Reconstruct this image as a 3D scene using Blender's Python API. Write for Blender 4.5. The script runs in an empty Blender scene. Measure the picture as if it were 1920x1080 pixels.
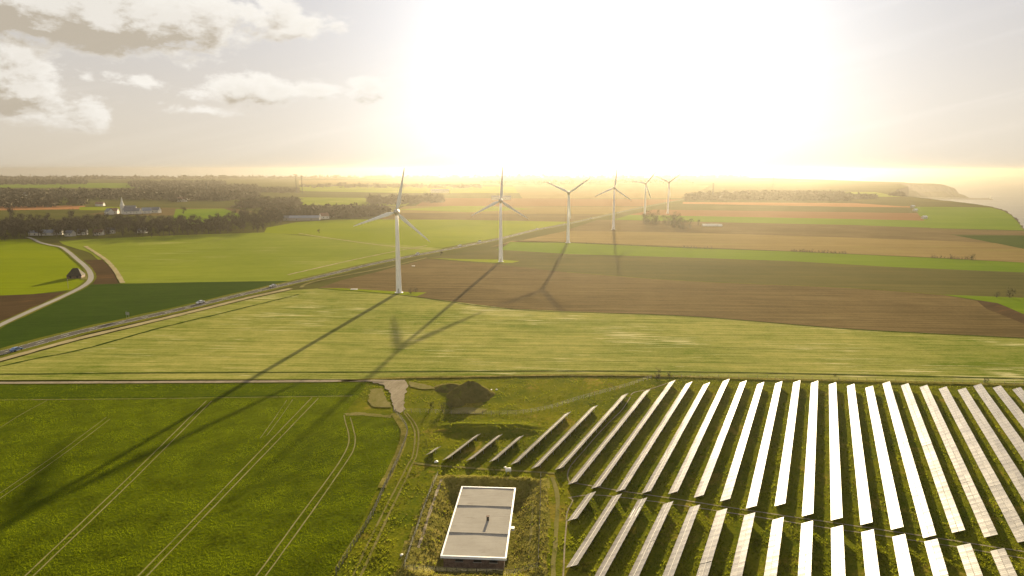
import bpy, bmesh, math, random
from mathutils import Vector, Matrix, noise as mnoise

# ------------------------------------------------------------------ camera / sky / sun / exposure
SC = bpy.context.scene
COL = SC.collection
R = math.radians
F_PX, HORIZON, CAM_H = 1280.0, 318.0, 75.0          # 24 mm equivalent drone camera, 75 m above the plateau
PITCH = math.atan((540 - HORIZON) / F_PX)
SUN_AZ, SUN_EL = R(7.9), R(10.2)
SUN = Vector((math.sin(SUN_AZ) * math.cos(SUN_EL), math.cos(SUN_AZ) * math.cos(SUN_EL), math.sin(SUN_EL)))

cam = bpy.data.objects.new('camera', bpy.data.cameras.new('camera'))
COL.objects.link(cam)
cam.location = (0, 0, CAM_H)
cam.rotation_euler = (math.pi / 2 - PITCH, 0, 0)
cam.data.sensor_width = 36.0
cam.data.lens = 36.0 * F_PX / 1920.0
cam.data.clip_start = 0.5
cam.data.clip_end = 60000
SC.camera = cam

SC.view_settings.view_transform = 'Standard'
SC.view_settings.look = 'None'
SC.view_settings.gamma = 1
SC.view_settings.exposure = 1.85
SC.view_settings.use_curve_mapping = False
SC.cycles.use_denoising = True
SC.cycles.max_bounces = 6
SC.cycles.diffuse_bounces = 2
SC.cycles.glossy_bounces = 2
SC.cycles.transmission_bounces = 2
SC.cycles.volume_bounces = 0
SC.cycles.use_adaptive_sampling = True
SC.cycles.adaptive_threshold = 0.02
SC.cycles.transparent_max_bounces = 6
SC.cycles.sample_clamp_indirect = 4
SC.cycles.sample_clamp_direct = 0.9
SC.cycles.caustics_reflective = False
SC.cycles.caustics_refractive = False

sun = bpy.data.objects.new('sun', bpy.data.lights.new('sun', 'SUN'))
COL.objects.link(sun)
sun.data.energy = 5.0
sun.data.angle = R(0.53)
sun.data.color = (1.0, 0.81, 0.51)
sun.rotation_euler = SUN.to_track_quat('Z', 'Y').to_euler()
sun.location = (0, 0, 300)


class NG:
    """tiny helper to write node graphs as expressions"""
    def __init__(s, nt):
        s.nt = nt
    def node(s, t, **k):
        n = s.nt.nodes.new(t)
        for a, b in k.items():
            setattr(n, a, b)
        return n
    def put(s, sock, v):
        if isinstance(v, bpy.types.NodeSocket):
            s.nt.links.new(v, sock)
        elif v is not None:
            sock.default_value = v
    def m(s, op, a, b=None, c=None, clamp=False):
        n = s.node('ShaderNodeMath', operation=op, use_clamp=clamp)
        for i, v in enumerate((a, b, c)):
            if v is not None:
                s.put(n.inputs[i], v)
        return n.outputs[0]
    def ramp(s, v, a, b, lo=0.0, hi=1.0):
        n = s.node('ShaderNodeMapRange', interpolation_type='SMOOTHSTEP', clamp=True)
        for i, q in enumerate((v, a, b, lo, hi)):
            s.put(n.inputs[i], q)
        return n.outputs[0]
    def mix(s, f, a, b, mode='MIX'):
        n = s.node('ShaderNodeMix', data_type='RGBA', blend_type=mode)
        s.put(n.inputs[0], f)
        for i, v in ((6, a), (7, b)):
            s.put(n.inputs[i], v if isinstance(v, bpy.types.NodeSocket) else (*v[:3], 1))
        return n.outputs[2]
    def scale(s, col, f):
        n = s.node('ShaderNodeVectorMath', operation='SCALE')
        s.put(n.inputs[0], col if isinstance(col, bpy.types.NodeSocket) else col[:3])
        s.put(n.inputs[3], f)
        return n.outputs[0]
    def add(s, a, b):
        n = s.node('ShaderNodeVectorMath', operation='ADD')
        s.put(n.inputs[0], a); s.put(n.inputs[1], b)
        return n.outputs[0]
    def noise(s, vec, scale=1.0, detail=4, rough=0.55, dist=0.0):
        n = s.node('ShaderNodeTexNoise')
        s.put(n.inputs['Vector'], vec)
        n.inputs['Scale'].default_value = scale
        n.inputs['Detail'].default_value = detail
        n.inputs['Roughness'].default_value = rough
        n.inputs['Distortion'].default_value = dist
        return n.outputs[0]
    def xyz(s, x, y, z=0.0):
        n = s.node('ShaderNodeCombineXYZ')
        for i, v in enumerate((x, y, z)):
            s.put(n.inputs[i], v)
        return n.outputs[0]


def px_angles(px, py):
    """compass angle from +Y and elevation, in degrees, of a direction of the photographed sky"""
    x, y = (px - 960) / F_PX, (540 - py) / F_PX
    d = Vector((x, math.cos(PITCH) + y * math.sin(PITCH), -math.sin(PITCH) + y * math.cos(PITCH))).normalized()
    return math.degrees(math.atan2(d.x, d.y)), math.degrees(math.asin(d.z))


def build_world():
    w = bpy.data.worlds.new('World')
    SC.world = w
    w.cycles.sampling_method = 'MANUAL'
    w.cycles.sample_map_resolution = 512
    w.use_nodes = True
    nt = w.node_tree
    nt.nodes.clear()
    g = NG(nt)
    tc = g.node('ShaderNodeTexCoord').outputs['Generated']
    nrm = g.node('ShaderNodeVectorMath', operation='NORMALIZE')
    g.put(nrm.inputs[0], tc)
    d = nrm.outputs[0]
    sep = g.node('ShaderNodeSeparateXYZ')
    g.put(sep.inputs[0], d)
    x, y, z = sep.outputs
    DEG = 180 / math.pi
    az = g.m('MULTIPLY', g.m('ARCTAN2', x, y), DEG)
    el = g.m('MULTIPLY', g.m('ARCSINE', z), DEG)
    dot = g.node('ShaderNodeVectorMath', operation='DOT_PRODUCT')
    g.put(dot.inputs[0], d)
    dot.inputs[1].default_value = SUN
    th = g.m('MULTIPLY', g.m('ARCCOSINE', g.m('MINIMUM', dot.outputs['Value'], 0.999999)), DEG)
    sky = g.node('ShaderNodeTexSky', sky_type='NISHITA', sun_disc=False, sun_elevation=SUN_EL,
                 sun_rotation=SUN_AZ, altitude=170, air_density=1.0, dust_density=3.5, ozone_density=1.0)
    hs = g.node('ShaderNodeHueSaturation')
    hs.inputs['Saturation'].default_value = 0.10
    g.put(hs.inputs['Color'], sky.outputs[0])
    nish = g.scale(hs.outputs[0], 0.0092)
    # thin high veil that whitens the whole sky, warmer near the horizon
    hz = g.ramp(el, -1.0, 13.0, 1.0, 0.0)
    veil = g.mix(hz, (0.445, 0.43, 0.425), (0.54, 0.475, 0.37))
    zen = g.ramp(el, 14.0, 70.0, 1.0, 0.30)
    base = g.scale(g.add(nish, veil), zen)
    # bright aureole round the sun: moist air and thin cloud scatter forward
    a1 = g.m('MULTIPLY', g.m('EXPONENT', g.m('MULTIPLY', g.m('POWER', g.m('DIVIDE', th, 6.8), 1.15), -1.0)), 1.25)
    a2 = g.m('MULTIPLY', g.m('EXPONENT', g.m('DIVIDE', th, -17.0)), 0.10)
    base = g.add(base, g.scale((0.94, 0.97, 1.02), a1))
    base = g.add(base, g.scale((0.95, 0.96, 0.99), a2))

    # cumulus: placed banks plus a broken field everywhere the photograph does not look
    banks = [(110, 15, 330, 66, 1.5), (370, 60, 110, 42, .8), (550, 45, 85, 32, 1.05), (505, 8, 45, 25, .85), (20, 150, 125, 80, 1.0),
             (120, 215, 100, 40, .82), (270, 150, 66, 17, .62), (475, 167, 85, 28, 1.05), (590, 168, 50, 22, .85),
             (690, 166, 50, 20, 1.05), (370, 208, 58, 12, .66), (170, 152, 26, 18, .55), (-150, 90, 120, 90, .9)]
    wn = g.node('ShaderNodeTexNoise')
    g.put(wn.inputs['Vector'], g.xyz(g.m('MULTIPLY', az, .22), g.m('MULTIPLY', el, .4), 3.0))
    wn.inputs['Scale'].default_value = 1.0; wn.inputs['Detail'].default_value = 2.0
    ws = g.node('ShaderNodeSeparateColor'); g.put(ws.inputs[0], wn.outputs[1])
    aw = g.m('ADD', az, g.m('MULTIPLY', g.m('SUBTRACT', ws.outputs[0], .5), 5.0))
    ew = g.m('ADD', el, g.m('MULTIPLY', g.m('SUBTRACT', ws.outputs[1], .5), 2.2))
    tot = totu = None
    for px, py, rx, ry, amp in banks:
        a, e = px_angles(px, py)
        a2_, e2 = px_angles(px + rx, py)
        a3, e3 = px_angles(px, py - ry)
        qa = g.m('DIVIDE', g.m('SUBTRACT', aw, a), abs(a2_ - a))
        qe = g.m('DIVIDE', g.m('SUBTRACT', ew, e), abs(e3 - e))
        r2 = g.m('MULTIPLY_ADD', qa, qa, g.m('MULTIPLY', qe, qe))
        v = g.m('MULTIPLY', g.m('POWER', .45, r2), amp)
        tot = v if tot is None else g.m('MAXIMUM', tot, v)
        # the same bank a little higher up: what lies between this spot and the light
        qu = g.m('ADD', qe, 1.1 / abs(e3 - e))
        vu = g.m('MULTIPLY', g.m('POWER', .45, g.m('MULTIPLY_ADD', qa, qa, g.m('MULTIPLY', qu, qu))), amp)
        totu = vu if totu is None else g.m('MAXIMUM', totu, vu)
    # broken cumulus all round the rest of the sky
    far = g.ramp(g.m('ABSOLUTE', az), 42.0, 60.0)
    far = g.m('MAXIMUM', far, g.ramp(el, 20.0, 30.0))
    cov = g.ramp(g.noise(d, 2.6, 2, .5), .46, .68, 0.0, .95)
    tot = g.m('MAXIMUM', tot, g.m('MULTIPLY', cov, far))
    n1 = g.noise(g.xyz(g.m('MULTIPLY', az, .36), g.m('MULTIPLY', el, .66), 1.7), 1.0, 8, .66, .2)
    n2 = g.noise(g.xyz(g.m('MULTIPLY', g.m('ADD', az, .9), .36), g.m('MULTIPLY', g.m('ADD', el, .8), .66), 1.7), 1.0, 5, .66, .2)
    d0 = g.m('ADD', tot, g.m('MULTIPLY', g.m('SUBTRACT', n1, .5), 1.9))
    d1 = g.m('ADD', totu, g.m('MULTIPLY', g.m('SUBTRACT', n2, .5), 1.9))
    alpha = g.ramp(d0, .30, .74)
    alpha = g.m('MULTIPLY', alpha, g.ramp(el, 0.5, 4.0))
    core = g.ramp(g.m('ADD', d0, g.m('MULTIPLY', d1, .6)), .55, 1.7)
    lee = g.ramp(g.m('SUBTRACT', d1, d0), -.35, .45)
    shade = g.m('MULTIPLY', core, g.m('ADD', .25, g.m('MULTIPLY', lee, .95)), clamp=True)
    ccol = g.mix(shade, (0.80, 0.77, 0.71), (0.42, 0.365, 0.285))
    ccol = g.add(ccol, g.scale((1, .93, .8), g.m('MULTIPLY', a2, 2.0)))
    out = g.mix(g.m('MULTIPLY', alpha, .9), base, ccol)
    # faint drawn-out cirrus
    ci = g.noise(g.xyz(g.m('MULTIPLY', g.m('ADD', az, g.m('MULTIPLY', el, -2.2)), .05), g.m('MULTIPLY', g.m('ADD', el, g.m('MULTIPLY', az, -.22)), .55), 5.0), 1.0, 5, .6, .4)
    out = g.add(out, g.scale((1, .97, .92), g.m('MULTIPLY', g.ramp(ci, .50, .80), .05)))
    bg = g.node('ShaderNodeBackground')
    g.put(bg.inputs[0], out)
    bg.inputs[1].default_value = 0.335
    o = g.node('ShaderNodeOutputWorld')
    nt.links.new(bg.outputs[0], o.inputs[0])


build_world()

# ------------------------------------------------------------------ helpers
rng = random.Random(7)


def at(px, py, z=0.0):
    """world point at height z seen at a place of the photograph (survey of the site)"""
    x, y = (px - 960) / F_PX, (540 - py) / F_PX
    d = Vector((x, math.cos(PITCH) + y * math.sin(PITCH), -math.sin(PITCH) + y * math.cos(PITCH)))
    t = (z - CAM_H) / d.z
    return Vector((0, 0, CAM_H)) + d * t


def mesh_obj(name, verts, faces, mat=None, parent=None, smooth=False):
    me = bpy.data.meshes.new(name)
    me.from_pydata([tuple(v) for v in verts], [], faces)
    me.update()
    if smooth:
        me.polygons.foreach_set('use_smooth', [True] * len(me.polygons))
    if mat:
        me.materials.append(mat)
    return link(name, me, parent)


def link(name, me, parent=None, mat=None):
    o = bpy.data.objects.new(name, me)
    COL.objects.link(o)
    o.parent = parent
    return o


def empty(name, loc=(0, 0, 0), rz=0.0):
    o = bpy.data.objects.new(name, None)
    o.empty_display_size = 1
    COL.objects.link(o)
    o.location = loc
    o.rotation_euler = (0, 0, rz)
    return o


def tag(o, label=None, cat=None, group=None, kind=None):
    if label: o['label'] = label
    if cat: o['category'] = cat
    if group: o['group'] = group
    if kind: o['kind'] = kind
    return o


class MB:
    """collects boxes, prisms, tubes into one mesh"""
    def __init__(s):
        s.v, s.f = [], []
    def add(s, vs, fs):
        k = len(s.v)
        s.v += [tuple(v) for v in vs]
        s.f += [tuple(i + k for i in f) for f in fs]
    def box(s, c, d, rz=0.0, M=None):
        x, y, z = d[0] / 2, d[1] / 2, d[2] / 2
        vs = [Vector((a * x, b * y, e * z)) for e in (-1, 1) for a, b in ((-1, -1), (1, -1), (1, 1), (-1, 1))]
        m = (M or Matrix.Rotation(rz, 4, 'Z'))
        vs = [m @ v + Vector(c) for v in vs]
        s.add(vs, [(3, 2, 1, 0), (4, 5, 6, 7), (0, 1, 5, 4), (1, 2, 6, 5), (2, 3, 7, 6), (3, 0, 4, 7)])
    def bar(s, a, b, w, h=None):
        a, b = Vector(a), Vector(b)
        h = h or w
        t = (b - a).normalized()
        up = Vector((0, 0, 1)) if abs(t.z) < .9 else Vector((1, 0, 0))
        n = t.cross(up).normalized(); k = n.cross(t)
        vs = [p + n * sx * w / 2 + k * sy * h / 2 for p in (a, b) for sx, sy in ((-1, -1), (1, -1), (1, 1), (-1, 1))]
        s.add(vs, [(3, 2, 1, 0), (4, 5, 6, 7), (0, 1, 5, 4), (1, 2, 6, 5), (2, 3, 7, 6), (3, 0, 4, 7)])
    def rings(s, rs, cap=True):
        """rs: list of rings (equal length lists of points)"""
        n = len(rs[0]); k = len(s.v)
        for r in rs:
            s.v += [tuple(p) for p in r]
        for i in range(len(rs) - 1):
            for j in range(n):
                a, b = k + i * n + j, k + i * n + (j + 1) % n
                s.f.append((a, b, b + n, a + n))
        if cap:
            s.f.append(tuple(k + j for j in reversed(range(n))))
            s.f.append(tuple(k + (len(rs) - 1) * n + j for j in range(n)))
    def lathe(s, prof, n=16, c=(0, 0, 0), axis='Z'):
        rs = []
        for r, h in prof:
            ring = []
            for j in range(n):
                a = 2 * math.pi * j / n
                p = Vector((r * math.cos(a), r * math.sin(a), h))
                if axis == 'Y':
                    p = Vector((p.x, -p.z, p.y))
                ring.append(p + Vector(c))
            rs.append(ring)
        s.rings(rs)
    def build(s, name, mat, parent=None, smooth=False):
        return mesh_obj(name, s.v, s.f, mat, parent, smooth)
    def mesh(s, name, mat, smooth=False):
        me = bpy.data.meshes.new(name)
        me.from_pydata(s.v, [], s.f); me.update()
        if smooth:
            me.polygons.foreach_set('use_smooth', [True] * len(me.polygons))
        me.materials.append(mat)
        return me


# ------------------------------------------------------------------ materials
def mat_plain(name, col, rough=.8, metal=0.0, var=.15, scale=1.5, spec=.5, bump=0.0):
    m = bpy.data.materials.new(name); m.use_nodes = True
    nt = m.node_tree; g = NG(nt)
    b = nt.nodes['Principled BSDF']
    pos = g.node('ShaderNodeTexCoord').outputs['Object']
    n = g.noise(pos, scale, 4, .6)
    g.put(b.inputs['Base Color'], g.mix(g.ramp(n, .3, .7), [c * (1 - var) for c in col], [min(1, c * (1 + var)) for c in col]))
    b.inputs['Roughness'].default_value = rough
    b.inputs['Metallic'].default_value = metal
    b.inputs['Specular IOR Level'].default_value = spec
    if bump:
        bn = g.node('ShaderNodeBump'); bn.inputs['Strength'].default_value = bump; bn.inputs['Distance'].default_value = .05
        g.put(bn.inputs['Height'], n); nt.links.new(bn.outputs[0], b.inputs['Normal'])
    return m


def mat_field(name, c1, c2, c3=None, ang=0.0, long=60.0, cross=3.0, grain=.5, big=60.0, streak=.5, c3amt=.4, bump=.5, bdist=.12, gscale=1.6, lines=0.0, line_p=12.0):
    """crop or soil seen from the air: sowing streaks along `ang`, broad patches, fine grain"""
    m = bpy.data.materials.new(name); m.use_nodes = True
    nt = m.node_tree; g = NG(nt)
    b = nt.nodes['Principled BSDF']
    pos = g.node('ShaderNodeNewGeometry').outputs['Position']
    mp = g.node('ShaderNodeMapping'); mp.vector_type = 'TEXTURE'
    mp.inputs['Rotation'].default_value = (0, 0, ang)
    g.put(mp.inputs['Vector'], pos)
    p = mp.outputs[0]
    st = g.node('ShaderNodeVectorMath', operation='MULTIPLY'); g.put(st.inputs[0], p); st.inputs[1].default_value = (1 / long, 1 / cross, 1)
    n_s = g.noise(st.outputs[0], 1.0, 6, .62, .3)
    n_b = g.noise(p, 1 / big, 4, .55)
    n_g = g.noise(p, gscale, 4, .68)
    n_m = g.noise(p, gscale / 7, 4, .6)
    f = g.m('ADD', g.m('MULTIPLY', g.m('SUBTRACT', n_s, .5), 2.6 * streak), g.m('MULTIPLY', g.m('SUBTRACT', n_b, .5), 1.6))
    f = g.m('ADD', f, g.m('MULTIPLY', g.m('SUBTRACT', n_m, .5), 1.2 * grain))
    f = g.m('ADD', f, g.m('MULTIPLY', g.m('SUBTRACT', n_g, .5), 1.6 * grain))
    f = g.m('ADD', f, .5, clamp=True)
    col = g.mix(f, c1, c2)
    if c3:
        st2 = g.node('ShaderNodeVectorMath', operation='MULTIPLY'); g.put(st2.inputs[0], p); st2.inputs[1].default_value = (1.6 / long, 1.3 / cross, 1)
        n3 = g.noise(st2.outputs[0], 1.0, 7, .68, .5)
        n4 = g.noise(p, 1.4 / big, 3, .5)
        k = g.m('ADD', n3, g.m('MULTIPLY', g.m('SUBTRACT', n4, .5), .7))
        col = g.mix(g.m('MULTIPLY', g.ramp(k, .58, .72), c3amt), col, c3)
    if lines:
        sx = g.node('ShaderNodeSeparateXYZ'); g.put(sx.inputs[0], p)
        wv = g.m('PINGPONG', g.m('ADD', sx.outputs[1], g.m('MULTIPLY', n_b, 3.0)), line_p / 2)
        ln = g.ramp(wv, 0.15, 0.7, 1.0, 0.0)
        col = g.mix(g.m('MULTIPLY', ln, lines), col, [c * .45 for c in c1])
    g.put(b.inputs['Base Color'], col)
    b.inputs['Roughness'].default_value = 1.0
    b.inputs['Specular IOR Level'].default_value = 0.0
    bn = g.node('ShaderNodeBump'); bn.inputs['Strength'].default_value = bump; bn.inputs['Distance'].default_value = bdist
    g.put(bn.inputs['Height'], g.m('ADD', n_g, g.m('MULTIPLY', n_s, 1.2)))
    nt.links.new(bn.outputs[0], b.inputs['Normal'])
    return m


M = {}
M['ground'] = mat_field('ground_grass', (.055, .062, .012), (.10, .095, .025), (.12, .08, .035), big=300, long=400, cross=60, gscale=.25)
M['meadow'] = mat_field('meadow_grass', (0.062, 0.086, 0.006), (0.163, 0.159, 0.010), (0.264, 0.189, 0.036), ang=R(65), long=9, cross=5, grain=.9, big=22, streak=.45, c3amt=.55, gscale=1.3, bump=.9, bdist=.25)
M['crop'] = mat_field('young_wheat', (.048, .068, .003), (.102, .130, .004), (.130, .150, .004), ang=R(52), long=14, cross=2.2, grain=1.0, big=40, streak=.35, c3amt=.4, gscale=1.5, bump=1.0, bdist=.22)
M['headland'] = mat_field('headland_wheat', (.042, .066, .003), (.080, .108, .003), None, ang=0, long=40, cross=1.2, grain=.7, big=40, streak=.6, gscale=1.4, bump=.8, bdist=.2)
M['pale'] = mat_field('pale_stubble_field', (.105, .145, .015), (.340, .315, .090), (.58, .52, .28), ang=R(-3), long=38, cross=1.9, grain=.6, big=75, streak=.75, c3amt=.75, gscale=1.1, bump=.6, bdist=.12, lines=.35, line_p=24)
M['plough'] = mat_field('ploughed_soil', (.085, .062, .026), (.160, .115, .050), (.220, .165, .075), ang=R(-4), long=90, cross=3, grain=.7, big=90, streak=.9, c3amt=.5, gscale=.6, bump=.5)
M['plough_dark'] = mat_field('dark_soil', (.050, .034, .018), (.080, .052, .026), (.15, .075, .03), ang=R(25), long=40, cross=6, grain=.5, big=40, streak=.6, c3amt=.6, gscale=.8)
M['olive'] = mat_field('olive_seedbed', (.058, .060, .018), (.120, .104, .032), None, ang=R(-4), long=160, cross=6, grain=.4, big=140, streak=.5, gscale=.5)
M['tan'] = mat_field('tan_seedbed', (.150, .110, .040), (.250, .180, .070), (.20, .19, .04), ang=R(-4), long=200, cross=12, grain=.4, big=200, streak=.6, c3amt=.5, gscale=.4)
M['orange'] = mat_field('orange_soil', (.30, .14, .06), (.36, .175, .075), None, ang=R(-3), long=200, cross=12, grain=.3, big=200, gscale=.3)
M['rust'] = mat_field('rusty_soil', (.17, .085, .038), (.22, .115, .05), None, ang=R(-3), long=200, cross=12, grain=.3, big=200, gscale=.3)
M['green'] = mat_field('green_wheat', (.085, .145, .005), (.140, .200, .008), (.17, .21, .02), ang=R(-4), long=160, cross=5, grain=.4, big=150, streak=.5, c3amt=.3, gscale=.6, bump=.5)
M['yellowgreen'] = mat_field('yellow_green_rape', (.130, .172, .003), (.205, .240, .005), None, ang=R(0), long=120, cross=3, grain=.45, big=120, streak=.45, gscale=.9, bump=.6, lines=.3, line_p=24)
M['lightgreen'] = mat_field('light_green_field', (.125, .165, .012), (.215, .245, .028), (.42, .38, .15), ang=R(4), long=110, cross=3.0, grain=.45, big=140, streak=.7, c3amt=.55, gscale=.8, bump=.5)
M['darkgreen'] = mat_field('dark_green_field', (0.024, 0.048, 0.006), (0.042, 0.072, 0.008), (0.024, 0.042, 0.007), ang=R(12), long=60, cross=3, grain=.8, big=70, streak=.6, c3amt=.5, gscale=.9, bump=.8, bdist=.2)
M['verge'] = mat_field('verge_grass', (0.078, 0.099, 0.010), (0.150, 0.143, 0.022), (0.228, 0.176, 0.048), ang=R(68), long=30, cross=2, grain=.8, big=30, streak=.5, gscale=1.0, bump=.8)
M['straw'] = mat_field('straw_strip', (.26, .22, .11), (.40, .34, .20), (.20, .20, .07), ang=R(68), long=20, cross=1, grain=.7, big=20, streak=.7, gscale=1.0)
M['gravel'] = mat_field('pale_gravel', (.22, .185, .125), (.33, .285, .21), (.15, .14, .06), ang=R(80), long=12, cross=1.2, grain=.9, big=10, streak=.7, c3amt=.7, gscale=2.5, bump=.4)
M['bare'] = mat_field('bare_earth', (.135, .130, .030), (.225, .195, .080), (.10, .118, .014), ang=R(80), long=8, cross=2, grain=.8, big=9, streak=.5, c3amt=.6, gscale=2.0)
M['track'] = mat_field('wheel_track_soil', (.17, .155, .055), (.27, .24, .115), (.09, .11, .02), ang=R(60), long=8, cross=.5, grain=.6, big=14, streak=.5, c3amt=.7, gscale=2.0)
M['asphalt'] = mat_field('asphalt', (.085, .080, .075), (.125, .118, .108), None, ang=R(68), long=60, cross=1.2, grain=.4, big=60, streak=.5, gscale=2.0, bump=.2)
M['lane'] = mat_field('country_lane_surface', (.26, .245, .225), (.34, .32, .29), None, ang=R(68), long=60, cross=1, grain=.4, big=40, gscale=2, bump=.2)
for k_ in ('asphalt', 'lane'):
    b_ = M[k_].node_tree.nodes['Principled BSDF']; b_.inputs['Specular IOR Level'].default_value = 0; b_.inputs['Roughness'].default_value = .85
M['paint'] = mat_plain('road_paint', (.75, .74, .70), .6)
M['earth'] = mat_field('mound_earth', (.085, .080, .020), (.145, .125, .035), (.14, .165, .015), ang=0, long=3, cross=3, grain=1.0, big=7, streak=.6, c3amt=.8, gscale=1.6, bump=1.0, bdist=.4)
M['bund'] = mat_field('rough_bank_grass', (.105, .105, .018), (.235, .205, .050), (.30, .235, .085), ang=R(86), long=3, cross=2, grain=1.1, big=9, streak=.6, c3amt=.6, gscale=1.7, bump=1.0, bdist=.35)
M['white_metal'] = mat_plain('turbine_white', (.80, .80, .80), .45, 0, .05, .3)
M['hubgrey'] = mat_plain('nacelle_weathered', (.50, .46, .40), .55, 0, .18, .5)
M['galv'] = mat_plain('galvanised_steel', (.48, .48, .47), .42, .7, .12, 4)
M['pale_rail'] = mat_plain('pale_rail', (.42, .40, .36), .6, 0, .1, 3)
M['wood'] = mat_plain('weathered_post', (.20, .175, .13), .9, 0, .25, 5)
M['wire'] = mat_plain('fence_wire', (.34, .34, .30), .6, .4, .1, 3)
M['roof'] = mat_field('roof_felt', (.34, .315, .275), (.42, .395, .35), (.28, .255, .215), ang=R(4), long=5, cross=.6, grain=.5, big=5, streak=.5, c3amt=.7, gscale=2.5, bump=.12, bdist=.03)
M['parapet'] = mat_plain('white_parapet', (.72, .74, .76), .5, 0, .08, 2)
M['brick'] = mat_plain('old_brick', (.15, .10, .075), .9, 0, .35, 2.2, bump=.4)
M['concrete'] = mat_plain('grey_concrete', (.30, .28, .25), .9, 0, .25, 2.5)
M['dark'] = mat_plain('dark_opening', (.015, .015, .018), .3)
M['darkmetal'] = mat_plain('dark_metal', (.035, .035, .033), .9, 0)
M['whitebox'] = mat_plain('white_plastic', (.72, .71, .68), .5)
M['render_white'] = mat_plain('white_render', (.66, .64, .58), .85, 0, .08, .8)
M['slate'] = mat_plain('slate_roof', (.14, .15, .18), .55, 0, .2, .8)
M['tile'] = mat_plain('tile_roof', (.22, .12, .08), .8, 0, .2, .8)
M['barn_roof'] = mat_plain('barn_roof', (.22, .25, .32), .6, 0, .1, .8)
M['thatch'] = mat_plain('dark_thatch', (.050, .040, .026), .95, 0, .35, 1.2, bump=.6)
M['bark'] = mat_plain('tree_bark', (.075, .060, .045), .95, 0, .3, 1.5)
M['twig'] = mat_plain('bare_twigs', (.058, .046, .029), .95, 0, .4, .35, spec=.1)
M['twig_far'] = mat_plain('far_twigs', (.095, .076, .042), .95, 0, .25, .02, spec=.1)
M['leaf'] = mat_plain('evergreen_leaves', (.055, .060, .016), .9, 0, .4, .35, spec=.1)
def mat_leaf(name, col, var=.45, scale=.15, trans=.5):
    m = bpy.data.materials.new(name); m.use_nodes = True
    nt = m.node_tree; nt.nodes.clear(); g = NG(nt)
    n = g.noise(g.node('ShaderNodeNewGeometry').outputs['Position'], scale, 4, .6)
    c = g.mix(g.ramp(n, .3, .7), [q * (1 - var) for q in col], [q * (1 + var) for q in col])
    a = g.node('ShaderNodeBsdfDiffuse'); b = g.node('ShaderNodeBsdfTranslucent'); x = g.node('ShaderNodeMixShader')
    g.put(a.inputs[0], c); g.put(b.inputs[0], c); x.inputs[0].default_value = trans
    nt.links.new(a.outputs[0], x.inputs[1]); nt.links.new(b.outputs[0], x.inputs[2])
    o = g.node('ShaderNodeOutputMaterial'); nt.links.new(x.outputs[0], o.inputs[0])
    return m


M['tuft'] = mat_leaf('grass_tufts', (.17, .185, .010), .45, .15, .6)
M['tuft_dry'] = mat_leaf('dry_tufts', (.19, .165, .035), .4)
M['blade'] = mat_leaf('wheat_blades', (.135, .168, .003), .5, .12, .6)
M['cliff'] = mat_field('chalk_cliff', (.085, .072, .05), (.15, .13, .10), (.06, .055, .03), long=60, cross=20, grain=.4, big=80, gscale=.1)
M['cliff_grass'] = mat_field('cliff_top_scrub', (.060, .060, .020), (.10, .09, .03), None, long=80, cross=40, grain=.4, big=120, gscale=.08)
M['glass'] = mat_plain('car_glass', (.02, .025, .03), .08)
M['tyre'] = mat_plain('tyre', (.02, .02, .02), .8)
M['lamp'] = mat_plain('headlamp_glass', (.8, .8, .78), .15)
M['tail'] = mat_plain('tail_lamp', (.35, .02, .02), .3)


def mat_panel():
    m = bpy.data.materials.new('thin_film_module'); m.use_nodes = True
    nt = m.node_tree; g = NG(nt); b = nt.nodes['Principled BSDF']
    isl = g.node('ShaderNodeNewGeometry').outputs['Random Per Island']
    info = g.m('ADD', g.m('MULTIPLY', g.node('ShaderNodeObjectInfo').outputs['Random'], .4), g.m('MULTIPLY', isl, .6))
    g.put(b.inputs['Base Color'], g.mix(info, (.150, .141, .135), (.270, .252, .238)))  # greys lifted and varied per module, standing in for uneven sky glare
    g.put(b.inputs['Roughness'], g.ramp(info, 0, 1, .15, .23))
    b.inputs['IOR'].default_value = 1.33
    b.inputs['Coat Weight'].default_value = .08
    b.inputs['Coat Roughness'].default_value = .38
    b.inputs['Coat IOR'].default_value = 1.6
    return m


def mat_sea():
    m = bpy.data.materials.new('sea_water'); m.use_nodes = True
    nt = m.node_tree; g = NG(nt); b = nt.nodes['Principled BSDF']
    pos = g.node('ShaderNodeNewGeometry').outputs['Position']
    st = g.node('ShaderNodeVectorMath', operation='MULTIPLY'); g.put(st.inputs[0], pos); st.inputs[1].default_value = (.004, .012, 1)
    n1 = g.noise(st.outputs[0], 1.0, 6, .65, .4)
    n2 = g.noise(pos, .05, 5, .65)
    g.put(b.inputs['Base Color'], g.mix(g.ramp(n1, .35, .7), (.045, .055, .060), (.10, .115, .12)))
    b.inputs['Roughness'].default_value = .42
    b.inputs['IOR'].default_value = 1.33
    bn = g.node('ShaderNodeBump'); bn.inputs['Strength'].default_value = .6; bn.inputs['Distance'].default_value = 3.0
    g.put(bn.inputs['Height'], g.m('ADD', n2, n1)); nt.links.new(bn.outputs[0], b.inputs['Normal'])
    return m


M['panel'] = mat_panel()
M['sea'] = mat_sea()

# ------------------------------------------------------------------ geometry of ground sheets
def jitter_outline(pts, amp, seg):
    out = []
    n = len(pts)
    for i in range(n):
        a, b = pts[i], pts[(i + 1) % n]
        L = (b - a).length
        k = max(1, min(60, int(L / seg)))
        t = (b - a).normalized() if L > 0 else Vector((1, 0, 0))
        nn = Vector((-t.y, t.x, 0))
        for j in range(k):
            p = a.lerp(b, j / k)
            if j:
                q = p * .13
                p = p + nn * amp * mnoise.noise(Vector((q.x, q.y, i * 7.7)))
            out.append(p)
    return out


LAYER = [0.0]


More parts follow.
